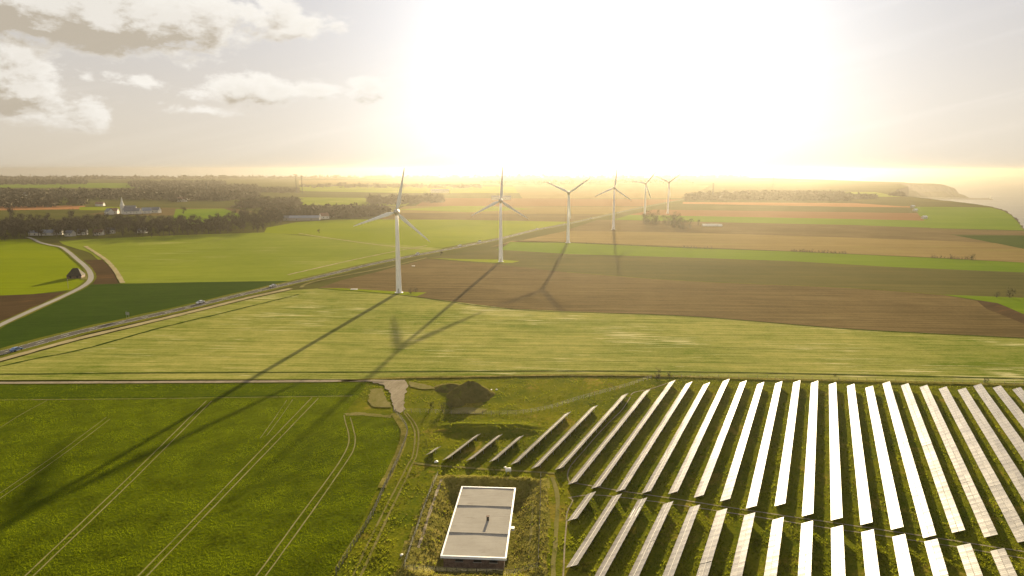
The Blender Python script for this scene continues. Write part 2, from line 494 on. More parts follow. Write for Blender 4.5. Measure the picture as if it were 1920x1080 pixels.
def field(name, px, mat, label=None, z=None, amp=None, world=None):
    pts = [at(*p) for p in px] if world is None else [Vector((*p, 0)) for p in world]
    if z is None:
        LAYER[0] += .006
        z = .03 + LAYER[0]
    dist = sum(p.length for p in pts) / len(pts)
    a = (dist / 300.0) * .9 if amp is None else amp
    ol = jitter_outline(pts, a, max(3.0, dist / 45))
    o = mesh_obj(name, [(p.x, p.y, z) for p in ol], [tuple(range(len(ol)))], M[mat])
    return tag(o, label, kind='structure')


def smooth_line(pts, step):
    out = []
    n = len(pts)
    for i in range(n - 1):
        p0, p1, p2, p3 = pts[max(0, i - 1)], pts[i], pts[i + 1], pts[min(n - 1, i + 2)]
        k = max(1, int((p2 - p1).length / step))
        for j in range(k):
            t = j / k
            out.append(.5 * ((2 * p1) + (p2 - p0) * t + (2 * p0 - 5 * p1 + 4 * p2 - p3) * t * t + (3 * p1 - p0 - 3 * p2 + p3) * t ** 3))
    out.append(pts[-1])
    return out


def strip(name, px, width, mat, z, label=None, step=4.0, wob=.0, off=0.0, parent=None, hfun=None, pts=None):
    pts = smooth_line([at(*p) for p in px] if pts is None else pts, step)
    vs, fs = [], []
    for i, p in enumerate(pts):
        t = (pts[min(i + 1, len(pts) - 1)] - pts[max(i - 1, 0)]); t.z = 0; t.normalize()
        nn = Vector((t.y, -t.x, 0))
        w0 = width / 2 * (1 + wob * mnoise.noise(p * .21 + Vector((3, 0, 0)))) if wob else width / 2
        w1 = width / 2 * (1 + wob * mnoise.noise(p * .21 + Vector((0, 9, 5)))) if wob else width / 2
        for q in (p + nn * (off - w0), p + nn * (off + w1)):
            vs.append((q.x, q.y, (hfun(q.x, q.y) if hfun else 0) + z))
        if i:
            fs.append((2 * i - 2, 2 * i - 1, 2 * i + 1, 2 * i))
    o = mesh_obj(name, vs, fs, M[mat], parent)
    if parent is None:
        tag(o, label, kind='structure')
    return o, pts


# ------------------------------------------------------------------ the site: building frame, local relief
ROOF_Z = 1.0
BC = (at(866, 914, ROOF_Z) + at(966, 914, ROOF_Z) + at(827, 1044, ROOF_Z) + at(948, 1044, ROOF_Z)) / 4
b_far = (at(866, 914, ROOF_Z) + at(966, 914, ROOF_Z)) / 2
b_near = (at(827, 1044, ROOF_Z) + at(948, 1044, ROOF_Z)) / 2
B_AX = (b_far - b_near); B_LEN = B_AX.length; B_AX.normalize()
B_WID = ((at(966, 914, ROOF_Z) - at(866, 914, ROOF_Z)).length + (at(948, 1044, ROOF_Z) - at(827, 1044, ROOF_Z)).length) / 2
B_NX = Vector((B_AX.y, -B_AX.x, 0))
B_ROT = math.atan2(B_NX.y, B_NX.x)
FLOOR = -1.7


def sst(a, b, x):
    t = max(0.0, min(1.0, (x - a) / (b - a)))
    return t * t * (3 - 2 * t)


FENCE_PX = [(738, 772), (752, 788), (763, 806), (762, 822), (752, 850), (742, 875), (722, 915), (695, 975), (660, 1030), (628, 1082)]
FENCE = [at(*p) for p in FENCE_PX]


def fence_x(y):
    if y >= FENCE[0].y: return FENCE[0].x
    if y <= FENCE[-1].y: return FENCE[-1].x
    for a, b in zip(FENCE, FENCE[1:]):
        if b.y <= y <= a.y:
            t = (y - b.y) / (a.y - b.y)
            return b.x + (a.x - b.x) * t
    return FENCE[-1].x


BANK_A, BANK_B = at(832, 806), at(1000, 808)


def relief(x, y):
    m = sst(1.0, 6.0, x - fence_x(y)) if y < 212 else sst(-36, -28, x)
    m *= 1 - sst(276, 283, y)
    h = m * (.10 * mnoise.noise(Vector((x * .09, y * .09, 0))) + .06 * mnoise.noise(Vector((x * .35, y * .35, 4))))
    # ring bank and sunken yard round the flat-roofed building
    q = Vector((x, y, 0)) - Vector((BC.x, BC.y, 0))
    lx, ly = abs(q.dot(B_NX)) - B_WID / 2, abs(q.dot(B_AX)) - B_LEN / 2
    s = max(lx, ly) if max(lx, ly) < 0 else math.hypot(max(lx, 0), max(ly, 0))
    if max(lx, ly) > 0: s = s * .35 + max(lx, ly) * .65
    if s < 11:
        rough = .22 * mnoise.noise(Vector((x * .5, y * .5, 2))) + .12 * mnoise.noise(Vector((x * 1.3, y * 1.3, 8)))
        k = 1.1
        if s < k: g_ = FLOOR
        elif s < 5.4: g_ = FLOOR + (.55 - FLOOR) * sst(k - .8, 6.2, s) + rough
        elif s < 6.4: g_ = FLOOR + (.55 - FLOOR) * sst(k - .8, 6.2, s) + rough
        elif s < 8.6: g_ = .55 * (1 - sst(6.4, 8.6, s)) + rough * (1 - sst(7.5, 8.6, s))
        else: g_ = 0
        h = g_ if s < 8.6 else h
    # long low bank in front of the short rows
    d = (BANK_B - BANK_A); L = d.length; d = d / L
    q = Vector((x, y, 0)) - BANK_A
    t = q.dot(d); w = q.dot(Vector((-d.y, d.x, 0)))
    if -6 < t < L + 6 and abs(w) < 9:
        e = sst(-5, 5, t) * (1 - sst(L - 5, L + 5, t))
        h += e * 1.35 * (1 - sst(-3.0, -1.0, -w) if w > 0 else 1) * math.exp(-(w / (1.4 if w < 0 else 4.5)) ** 2) * (1 + .3 * mnoise.noise(Vector((x * .4, y * .4, 1))))
    return h


# ------------------------------------------------------------------ sea, land, cliffs
SEA = -100.0
tag(mesh_obj('sea', [(600, -500, SEA), (16500, -500, SEA), (16500, 14500, SEA), (10500, 21000, SEA), (3700, 7200, SEA), (600, 7200, SEA)], [(0, 1, 2, 3, 4, 5)], M['sea']),
    'hazy grey sea beyond the cliffs', kind='structure')

COAST_PX = [(1990, 470), (1935, 441), (1916, 428), (1908, 415), (1898, 404), (1884, 395), (1862, 388.5), (1838, 384.5), (1812, 381), (1788, 378), (1762, 375.5), (1735, 372), (1706, 369), (1690, 367.5)]
coast = [Vector((1050, -300, 0)), Vector((900, 90, 0)), Vector((860, 285, 0))] + [at(*p) for p in COAST_PX] + [Vector((1420, 2550, 0)), Vector((1780, 3100, 0)), Vector((2080, 3700, 0)), Vector((2300, 4300, 0)), Vector((2420, 6600, 0))]
X0, X1, Y0, Y1 = -62.0, 205.0, 90.0, 285.0
FARY = 6600.0
c3 = [c for c in coast if c.y > 290]
vs, fs = [], []
def face(pts):
    k = len(vs); vs.extend([(p[0], p[1], 0.0) for p in pts]); fs.append(tuple(range(k, k + len(pts))))
face([(-6500, -300), (1050, -300), (900, 90), (-6500, 90)])
face([(-6500, 90), (X0, 90), (X0, 285), (-6500, 285)])
face([(X1, 90), (900, 90), (860, 285), (X1, 285)])
face([(-6500, 285), (860, 285)] + [(c.x, c.y) for c in c3] + [(-6500, FARY)])
tag(mesh_obj('ground', vs, fs, M['ground']), 'grassy coastal plateau under the fields', kind='structure')

# chalk cliff below the plateau edge
cl = jitter_outline(coast, 6.0, 14.0)[:-60]
cl = [p for p in cl if p.y < 6000 and p.x > 500]
vs, fs = [], []
rows = 6
for i, p in enumerate(cl):
    for r in range(rows + 1):
        t = r / rows
        o = 9 * mnoise.noise(Vector((p.x * .03, p.y * .03, t * 3))) * (1 if r else 0)
        vs.append((p.x + o + t * 14, p.y + o * .5 + t * 4, -100.5 * t + (.5 if r == 0 else 0)))
    if i:
        for r in range(rows):
            a = (i - 1) * (rows + 1) + r
            fs.append((a, a + rows + 1, a + rows + 2, a + 1))
tag(mesh_obj('cliff', vs, fs, M['cliff']), 'pale chalk cliff falling from the field edge to the sea', kind='structure')

# far headland across the valley
top_px = [(1490, 336.5), (1540, 338), (1587, 338.5), (1589, 341), (1640, 342), (1704, 342), (1716, 344.5), (1733, 346.5), (1748, 344.8), (1760, 344.6), (1774, 347), (1786, 351), (1791, 353)]
HY = 4480.0
def z_at(py, y):
    v = (540 - py) / F_PX
    return CAM_H + (-math.sin(PITCH) + v * math.cos(PITCH)) / (math.cos(PITCH) + v * math.sin(PITCH)) * y
def x_at(px, y, z):
    dep = y * math.cos(PITCH) - (z - CAM_H) * math.sin(PITCH)
    return (px - 960) / F_PX * dep
vs, fs = [], []
prof = []
for a, b in zip(top_px, top_px[1:]):
    for j in range(5):
        t = j / 5; px = a[0] + (b[0] - a[0]) * t; py = a[1] + (b[1] - a[1]) * t
        prof.append((px, py))
prof.append(top_px[-1])
for i, (px, py) in enumerate(prof):
    y = HY + 60 * mnoise.noise(Vector((px * .08, 0, 0)))
    z = z_at(py, HY) + 2.5 * mnoise.noise(Vector((px * .3, 2, 0)))
    x = x_at(px, HY, z)
    lean = (i / len(prof)) ** 6
    col = [(x + 8 + 14 * lean, y - 130, -101), (x + 6, y - 95, -85), (x + 3, y - 55 + 15 * mnoise.noise(Vector((px * .2, 5, 0))), (z - 100) * .55), (x, y - 20, z - 8), (x, y + 30, z), (x * .985, y + 700, z - 2), (x * .97, y + 1400, -102)]
    vs += col
    if i:
        n = len(col)
        for r in range(n - 1):
            a = (i - 1) * n + r
            fs.append((a, a + n, a + n + 1, a + 1))
n = 7
fs.append(tuple(len(vs) - n + r for r in range(n)))
hd = mesh_obj('headland', vs, fs, M['cliff_grass'])
hd.data.materials.append(M['cliff'])
for p in hd.data.polygons:
    if abs(p.normal.z) < .72: p.material_index = 1
tag(hd, 'far chalk headland with flat grassy top above the sea', kind='structure')

# harbour jetty with its little light
ja, jb = at(1780, 372.5, -97), at(1861, 373.5, -97)
mb = MB()
mb.bar(ja + Vector((-500, 250, -2)), jb + Vector((0, 0, -2)), 26, 9)
mb.bar(ja + Vector((-500, 258, 4)), jb + Vector((-6, 8, 4)), 5, 4)
e = empty('jetty', jb)
tag(e, 'long low jetty running out to sea below the headland', 'jetty')
mb2 = MB(); mb2.v = [tuple(Vector(v) - jb) for v in mb.v]; mb2.f = mb.f
mb2.build('quay', M['concrete'], e)
mb = MB(); mb.lathe([(3.2, 2), (2.4, 14), (3.4, 14.2), (3.4, 15.4), (1.6, 15.6), (1.6, 18.5), (.2, 20)], 10, (-14, 0, 0))
mb.build('light_tower', M['render_white'], e)

# ------------------------------------------------------------------ fields (near the road, then the far strips)
# the far plain
field('field', [(-300, 352), (300, 352), (300, 343), (-300, 343)], 'green', 'hazy green far field at the left horizon', amp=8)
field('field', [(560, 346), (960, 346), (960, 337), (560, 338)], 'tan', 'hazy tan far field below the centre horizon', amp=8)
field('field', [(560, 358), (760, 362), (1000, 362), (1000, 350), (560, 349)], 'lightgreen', 'pale far field left of the turbine row', amp=5)
field('field', [(980, 372), (1290, 372), (1330, 348), (960, 346)], 'tan', 'glaring tan far field behind the turbines', amp=6)
field('field', [(-200, 397), (160, 392), (160, 386), (-200, 384)], 'orange', 'thin reddish strip behind the dark wood', amp=2)
field('field', [(148, 394), (255, 394.5), (250, 388), (150, 388)], 'yellowgreen', 'bright green strip behind the dark wood', amp=2)
field('field', [(160, 402), (300, 404), (480, 398), (440, 391), (258, 389)], 'plough', 'brown field around the church village', amp=2)
field('field', [(320, 424), (470, 410), (420, 391), (330, 392)], 'green', 'green field right of the church village', amp=2)
field('field', [(560, 385), (760, 386), (780, 372), (560, 370)], 'lightgreen', 'pale green field left of the first turbine hub', amp=3)
field('field', [(700, 412), (1075, 416), (1135, 402), (720, 399)], 'plough', 'brown strip behind the bright green field', amp=2)
field('field', [(730, 399), (1135, 402), (1200, 388), (760, 386)], 'tan', 'tan strip behind the brown strip', amp=3)
field('field', [(740, 393), (880, 398), (1000, 392), (880, 384)], 'lightgreen', 'pale green patch between the first turbines', amp=3)
field('field', [(780, 386), (1210, 387), (1285, 374), (800, 371)], 'rust', 'reddish strip behind the turbines', amp=3)
# left of the main road
field('field', [(495, 437), (500, 427), (560, 416), (640, 411.5), (850, 412), (1068, 416), (995, 434), (900, 452), (830, 465), (770, 463), (640, 449), (560, 440)], 'yellowgreen', 'bright yellow green field across the road behind the first turbine', amp=1)
field('field', [(110, 452), (160, 449), (330, 441), (496, 436), (640, 448), (770, 461), (830, 466), (760, 483), (660, 503), (545, 528), (400, 529), (226, 532), (205, 505), (168, 474), (120, 459)], 'lightgreen', 'light green striped field left of the first turbine', amp=.8)
field('field', [(-80, 452), (60, 448), (78, 456), (112, 463), (140, 484), (165, 508), (169, 522), (150, 542), (60, 552), (-80, 558)], 'yellowgreen', 'yellow green field with the dark thatched barn', amp=.6)
field('field', [(-80, 558), (60, 552), (140, 547), (75, 580), (0, 612), (-80, 650)], 'plough_dark', 'dark ploughed corner beside the lane', amp=.6)
field('field', [(157, 488), (192, 487), (213, 508), (223, 533), (176, 534), (176, 515), (168, 500)], 'plough_dark', 'small dark soil patch inside the bend of the lane', amp=.4)
field('field', [(0, 616), (60, 588), (124, 558), (170, 534), (230, 532), (400, 529), (551, 527), (467, 546.5), (333, 578), (240, 599), (143, 620), (0, 659), (-80, 680), (-80, 655)], 'darkgreen', 'dark green wedge between the lane and the main road', amp=.5)
# right of the main road, near to far
field('field', [(1280, 379), (1600, 381), (1690, 384), (1712, 389), (1600, 388), (1280, 382)], 'orange', 'thin orange soil strip below the far wood', amp=1.5)
field('field', [(1225, 393), (1600, 398), (1722, 400), (1712, 389), (1600, 388), (1240, 382)], 'olive', 'olive strip below the orange strip', amp=1.5)
field('field', [(1180, 403), (1600, 411), (1738, 414), (1720, 400), (1600, 398), (1225, 393)], 'rust', 'reddish brown strip behind the last turbines', amp=1.5)
field('field', [(1150, 412), (1400, 418), (1600, 422.5), (1765, 428), (1736, 414), (1600, 411), (1180, 403)], 'green', 'bright green strip behind the white sheds', amp=1.2)
field('field', [(1745, 428), (1920, 432), (1912, 420), (1896, 404), (1882, 396), (1858, 389.5), (1820, 388), (1712, 388), (1722, 402)], 'green', 'green pasture at the cliff edge', amp=1.2)
field('field', [(1690, 387), (1855, 389), (1838, 385.5), (1788, 379), (1735, 373), (1690, 368.5), (1600, 369), (1560, 378)], 'olive', 'scrubby slope along the cliff top', amp=1.5)
field('field', [(1400, 370), (1690, 369), (1640, 360), (1420, 360)], 'lightgreen', 'pale field behind the far wood', amp=2)
field('field', [(1060, 433), (1300, 436), (1600, 447), (1750, 452), (1870, 456), (1780, 440), (2000, 442), (2000, 436), (1765, 429), (1600, 422), (1400, 418), (1120, 412)], 'plough', 'brown strip in front of the white sheds', amp=1)
field('field', [(1795, 442), (2050, 443), (2050, 478), (1920, 468), (1862, 456)], 'darkgreen', 'dark green triangle at the right edge', amp=.8)
field('field', [(920, 463), (960, 452), (1067, 454), (1280, 463), (1480, 471), (1747, 483), (2050, 500), (2050, 486), (1920, 467), (1866, 456), (1750, 451), (1600, 446), (1280, 436), (1062, 433), (1000, 446)], 'tan', 'broad tan strip behind the hedge line', amp=.8)
field('field', [(925, 470), (945, 463), (957, 454), (1067, 456), (1280, 465.5), (1480, 472), (1747, 484), (1920, 493), (2060, 502), (2060, 520), (1920, 511.5), (1680, 501.5), (1480, 490), (1280, 483), (1070, 477)], 'green', 'bright green strip in front of the hedge line', amp=.7)
field('field', [(800, 484), (870, 473), (925, 468), (1070, 477), (1280, 483), (1480, 490), (1680, 501.5), (1920, 511.5), (2060, 520), (2060, 568), (1920, 559), (1770, 554), (1600, 541), (1280, 527), (1063, 511), (930, 497)], 'olive', 'dark olive strip in front of the second turbine', amp=.6)
field('field', [(596, 541), (640, 526), (700, 512), (745, 500), (800, 486), (930, 496), (1063, 511), (1280, 527), (1600, 541), (1770, 554), (1920, 580), (2060, 590), (2060, 648), (1920, 635), (1600, 618), (1280, 593), (960, 580), (750, 553)], 'plough', 'broad brown ploughed field right of the first turbine', amp=.5)
field('field', [(1765, 553), (1920, 559), (2060, 566), (2060, 600), (1920, 590), (1870, 569)], 'green', 'green corner at the right edge of the ploughed field', amp=.6)
field('field', [(1830, 563), (1870, 569), (1920, 590), (2060, 610), (2060, 622), (1920, 608), (1850, 580)], 'plough_dark', 'dark soil wedge at the right edge', amp=.6)
field('field', [(-90, 714), (-90, 700), (0, 681), (143, 641), (333, 595), (467, 562), (545, 545), (596, 541.5), (750, 553.5), (960, 580), (1280, 593), (1600, 618), (1920, 635), (2060, 647), (2060, 727), (1920, 720), (1600, 714), (1250, 705), (760, 708), (690, 712)], 'pale', 'pale striped field between the turbines and the solar farm', amp=.35)
# turbine pads
field('turbine_pad', [(590, 541), (640, 541), (760, 548), (800, 549), (782, 556), (748, 554), (640, 546)], 'yellowgreen', 'grassy strip at the foot of the first turbine', amp=.5)
field('turbine_pad', [(800, 484), (860, 486), (930, 487), (975, 490), (960, 493.5), (925, 493), (860, 489)], 'yellowgreen', 'grassy strip at the foot of the second turbine', amp=.5)
# flat margin strips between fields; dark grass carries the edge shade in its colour
strip('field_margin', [(596, 541.5), (750, 554), (960, 580.5), (1280, 593.5), (1600, 618.5), (1920, 635.5), (2040, 646)], 1.3, 'darkgreen', .34, 'grass margin with painted edge shade below the ploughed field', wob=.6)
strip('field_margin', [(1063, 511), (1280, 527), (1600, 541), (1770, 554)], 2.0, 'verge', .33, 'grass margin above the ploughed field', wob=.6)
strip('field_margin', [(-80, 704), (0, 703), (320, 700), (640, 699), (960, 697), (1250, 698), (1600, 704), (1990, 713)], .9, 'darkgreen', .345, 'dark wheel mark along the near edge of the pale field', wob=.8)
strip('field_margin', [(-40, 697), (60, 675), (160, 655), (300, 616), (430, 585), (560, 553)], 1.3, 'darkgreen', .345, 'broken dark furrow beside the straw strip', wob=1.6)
strip('field_margin', [(160, 462), (195, 485), (215, 506), (230, 531)], 3.2, 'straw', .34, 'straw coloured curve beside the small dark patch', wob=.4)
strip('field_margin', [(540, 516), (600, 502), (680, 484), (745, 471), (800, 461)], 2.2, 'straw', .34, 'pale broken line along the far road verge', wob=1.2)
strip('field_margin', [(560, 438), (660, 453), (760, 465), (830, 468)], 2.6, 'straw', .34, 'pale track between the two green fields', wob=.8)

# ------------------------------------------------------------------ roads, lanes, tracks
ROAD_PX = [(-140, 696), (0, 664), (143, 625), (240, 603), (333, 582), (467, 550), (547, 531.5), (612, 516.5), (684, 499), (744, 486.5), (792, 477), (863, 463.5), (938, 448), (1007, 431), (1065, 420), (1150, 401), (1207, 388.5), (1250, 380), (1290, 373)]
strip('verge', ROAD_PX, 15, 'verge', .36, 'grassy verge along the main road', step=12, wob=.25)
strip('field_margin', [(-90, 700), (0, 676), (143, 637), (333, 592), (467, 559), (545, 542)], 4.5, 'straw', .352, 'straw coloured strip along the near side of the main road', wob=.3)
road, rp = strip('road', ROAD_PX, 6.4, 'asphalt', .38, 'straight asphalt main road running to the horizon', step=10)
# painted dashes, only as far as they can be told apart
acc, dash = 0.0, 0
rl = smooth_line([at(*p) for p in ROAD_PX], 2.0)
i = 0
while i < len(rl) - 2 and dash < 44:
    a = rl[i]
    j = i
    while j < len(rl) - 1 and (rl[j] - a).length < 3.0: j += 1
    b = rl[j]
    t = (b - a).normalized(); nn = Vector((t.y, -t.x, 0)) * .12
    up = Vector((0, 0, .40))
    mesh_obj('lane_marking', [a - nn + up, a + nn + up, b + nn + up, b - nn + up], [(0, 1, 2, 3)], M['paint'], road)
    while j < len(rl) - 1 and (rl[j] - a).length < 13.0: j += 1
    i = j; dash += 1
for s in (-1, 1):
    strip('edge_line', ROAD_PX, .16, 'paint', .40, step=10, off=s * 2.95, parent=road)
LANE_PX = [(-60, 642), (0, 611), (60, 583), (120, 556), (157, 537), (170, 524), (168, 510), (158, 498), (145, 487), (130, 474), (115, 464), (95, 460), (75, 455), (63, 449), (52, 445)]
strip('verge', LANE_PX, 6.5, 'verge', .362, 'grass verge along the bending lane', step=6, wob=.3)
strip('lane', LANE_PX, 3.4, 'lane', .385, 'pale narrow lane bending round the yellow green field', step=5)
strip('farm_track', [(-90, 720.5), (0, 719.5), (200, 718.5), (400, 717.5), (600, 716), (690, 715), (722, 716)], 2.3, 'gravel', .36, 'pale farm track along the top of the wheat field', step=4, wob=.2)
strip('farm_track', [(565, 540), (575, 533), (620, 522), (720, 503), (800, 484)], 2.6, 'bare', .352, 'earth track beside the main road near the first turbine', wob=.4)

# crop field in the left foreground
wheat = [(-120, 722), (0, 721.5), (690, 717.5), (676, 738), (650, 772), (648, 778), (700, 779), (738, 784), (749, 806), (748, 824), (740, 850), (728, 878), (708, 918), (682, 974), (648, 1030), (612, 1090), (560, 1180), (-500, 1180)]
field('wheat_field', wheat, 'crop', 'dark green young wheat field in the left foreground', z=.17, amp=.3)
field('headland_strip', [(-120, 722.5), (0, 722), (688, 718.5), (672, 742), (400, 744.5), (0, 748), (-120, 749)], 'headland', 'darker headland strip along the farm track', z=.20, amp=.2)
strip('furrow', [(-120, 748), (0, 747.5), (230, 746), (420, 744.5), (664, 741.5)], .7, 'darkgreen', .215, 'dark furrow below the headland strip', step=3, wob=1.0)
strip('furrow', [(-120, 751.5), (0, 751), (230, 749), (420, 746.6), (660, 743.5)], .35, 'track', .214, 'pale line beside the dark furrow', step=3, wob=1.4)
TRAMS = [[(387, 752.5), (249, 889), (49, 1080), (10, 1117)], [(397, 752.5), (264, 887), (64, 1080), (26, 1117)],
         [(585, 746), (428, 909), (260.5, 1080), (225, 1117)], [(597, 747.5), (441, 910), (277, 1080), (242, 1117)],
         [(657, 784), (663.5, 808.5), (666, 823), (661.7, 847), (634, 890), (575, 975), (499, 1080), (470, 1120)],
         [(645, 779), (648, 794), (654, 816), (650.5, 842), (623, 887), (560, 972), (482, 1080), (452, 1120)],
         [(200, 783), (110, 850), (0, 926), (-60, 968)], [(206, 787), (116, 855), (0, 936), (-60, 976)],
         [(88, 752), (40, 778), (0, 803), (-60, 840)], [(538, 751), (515, 785), (488, 823)], [(549, 750), (525, 785), (500, 818)]]
for i, t in enumerate(TRAMS):
    faint = i in (6, 7, 8, 9, 10)
    strip('wheel_track', t, .16 if faint else .30, 'track', .19, 'pale tractor wheel track in the wheat', step=2.0, wob=.9 if faint else .5)

# solar meadow with its relief: one fine sheet
NXg, NYg = 334, 244
gx = [X0 + (X1 - X0) * i / NXg for i in range(NXg + 1)]
gy = [Y0 + (Y1 - Y0) * j / NYg for j in range(NYg + 1)]
vs = []
for j, y in enumerate(gy):
    for i, x in enumerate(gx):
        ed = 0 if i in (0, NXg) or j in (0, NYg) else 1
        vs.append((x, y, relief(x, y) * ed + .012 * ed))
fs = []
for j in range(NYg):
    for i in range(NXg):
        a = j * (NXg + 1) + i
        fs.append((a, a + 1, a + NXg + 2, a + NXg + 1))
mead = mesh_obj('meadow', vs, fs, M['meadow'], smooth=True)
mead.data.materials.append(M['bund'])
for p in mead.data.polygons:
    c = p.center
    q = Vector((c.x - BC.x, c.y - BC.y, 0))
    s = max(abs(q.dot(B_NX)) - B_WID / 2, abs(q.dot(B_AX)) - B_LEN / 2)
    if s < 8.0 + mnoise.noise(c * .3): p.material_index = 1
tag(mead, 'rough grass meadow under the solar rows', kind='structure')
# field sheets lie a few centimetres above; bare and gravel patches on the meadow
def patch(name, px, mat, label, z, step=1.5):
    pts = [p + Vector((mnoise.noise(p * .45), mnoise.noise(p * .45 + Vector((9, 3, 0))), 0)) * .7 + Vector((mnoise.noise(p * 1.7), mnoise.noise(p * 1.7 + Vector((5, 8, 0))), 0)) * .3 for p in jitter_outline([at(*p) for p in px], .3, .5)]
    o = mesh_obj(name, [(p.x, p.y, relief(p.x, p.y) + z) for p in pts], [tuple(range(len(pts)))], M[mat])
    return tag(o, label, kind='structure')
patch('yard', [(690, 713.5), (760, 713.5), (764, 725), (758, 745), (757, 772), (748, 775), (741, 770), (735, 757), (730, 735), (716, 722), (700, 719)], 'gravel', 'pale gravel gateway at the end of the farm track', .24)
patch('bare_patch', [(695, 732), (716, 728), (722, 745), (735, 765), (700, 764), (690, 752)], 'bare', 'bare brown patch beside the gravel gateway', .22)
patch('bare_patch', [(765, 716), (800, 722), (822, 730), (790, 731), (768, 726)], 'bare', 'thin bare patch right of the gravel gateway', .22)
patch('bare_patch', [(842, 776), (852, 766), (880, 765), (915, 768), (900, 776)], 'bare', 'bare pale patch below the earth mound', .22)
patch('bare_patch', [(645, 776.5), (668, 773.5), (735, 780), (732, 785), (690, 781), (650, 780)], 'bare', 'bare pale strip at the corner of the wheat', .24)
strip('farm_track', [(757, 774), (772, 795), (778, 815), (775, 850), (768, 868)], .42, 'bare', .10, 'left rut of the track inside the fence', hfun=relief, step=2, wob=.5)
strip('farm_track', [(762, 774), (779, 795), (785, 815), (782, 850), (775, 868)], .42, 'bare', .10, 'right rut of the track inside the fence', hfun=relief, step=2, wob=.5)
strip('farm_track', [(768, 866), (748, 905), (722, 955), (690, 1020), (660, 1085)], .42, 'bare', .10, 'left rut of the track down along the fence', hfun=relief, step=2, wob=.6)
strip('farm_track', [(776, 866), (757, 907), (733, 957), (703, 1022), (674, 1085)], .55, 'bare', .10, 'right rut of the track down along the fence', hfun=relief, step=2, wob=.6)
strip('farm_track', [(775, 868), (820, 874), (900, 879), (985, 884), (1040, 888)], .9, 'bare', .10, 'worn track between the short rows and the building', hfun=relief, step=2, wob=.6)
strip('farm_track', [(1035, 895), (1045, 930), (1043, 990), (1036, 1085)], .9, 'bare', .08, 'worn ruts right of the building bank', hfun=relief, step=2, wob=.6)
strip('path', [(1056, 1085), (1059, 1020), (1062, 985), (1063, 962), (1070, 948), (1074, 938), (1068, 934)], .30, 'gravel', .12, 'thin pale path left of the nearest solar rows', hfun=relief, step=1.2, wob=.15)
strip('path', [(828, 903), (818, 930), (806, 965), (795, 1000), (784, 1030)], .55, 'gravel', .07, 'pale trodden path on the left bank of the building', hfun=relief, step=1.0, wob=.5)
strip('path', [(999, 940), (998, 965), (996, 995), (993, 1020), (991, 1045)], .45, 'bare', .07, 'pale broken line on the right bank of the building', hfun=relief, step=1.0, wob=.9)
strip('path', [(1182, 745), (1165, 770), (1130, 805), (1095, 845), (1070, 875), (1064, 893), (1068, 905)], .30, 'gravel', .12, 'thin pale path between the left solar rows', hfun=relief, step=1.2, wob=.2)
strip('cable_cover', [(1066, 905), (1150, 919), (1250, 934), (1400, 957), (1560, 981), (1700, 1001), (1830, 1021), (1960, 1042)], .38, 'gravel', .13, 'pale cable trench cover along the near row ends', hfun=relief, step=1.5, wob=.25)
strip('cable_cover', [(1066, 934), (1110, 929), (1180, 935), (1300, 952), (1420, 970), (1560, 992), (1700, 1012), (1840, 1034), (1960, 1055)], .34, 'gravel', .13, 'second cable trench cover beside the lower solar rows', hfun=relief, step=1.5, wob=.3)
strip('cable_cover', [(1183, 742), (1190, 736), (1225, 728), (1262, 715)], .40, 'gravel', .13, 'cable trench cover across the upper left row ends', hfun=relief, step=1.2, wob=.2)

# ------------------------------------------------------------------ solar rows
ROW_A = R(24.37)
U = Vector((math.sin(ROW_A), math.cos(ROW_A), 0))
NN = Vector((math.cos(ROW_A), -math.sin(ROW_A), 0))
TILT = R(28.3)
SLOPE, ZLOW = 2.50, .32
VS = 1.0096
MOD_W, N_MOD, M_GAP = .60, 7, .045
SEC = N_MOD * (MOD_W + M_GAP)
STRIP_H = (SLOPE - .08) / 2

def panel_mesh(seed):
    r = random.Random(seed); mb = MB()
    for i in range(N_MOD):
        x = i * (MOD_W + M_GAP) + MOD_W / 2 - SEC / 2
        a, b = r.gauss(0, R(.4)), r.gauss(0, R(.4))
        mm = Matrix.Rotation(a, 4, 'X') @ Matrix.Rotation(b, 4, 'Y')
        mb.box((x, 0, .0), (MOD_W, STRIP_H, .035), M=mm)
    return mb.mesh('panel', M['panel'])
PANELS = [panel_mesh(s) for s in range(8)]

def frame_mesh():
    mb = MB()
    hw = SLOPE * math.cos(TILT)
    zf, zb = ZLOW + .25 * math.sin(TILT) * SLOPE - .10, ZLOW + .80 * math.sin(TILT) * SLOPE - .10
    mb.bar((0, -hw * .75, -.4), (0, -hw * .75, zf), .09)
    mb.bar((0, -hw * .20, -.4), (0, -hw * .20, zb), .09)
    mb.bar((0, -hw * .97, ZLOW - .06), (0, -hw * .03, ZLOW + SLOPE * math.sin(TILT) - .08), .07, .09)
    mb.bar((0, -hw * .75, .15), (0, -hw * .20, zb - .25), .05)
    return mb.mesh('support_frame', M['galv'])
FRAME = frame_mesh()
rr = random.Random(3)

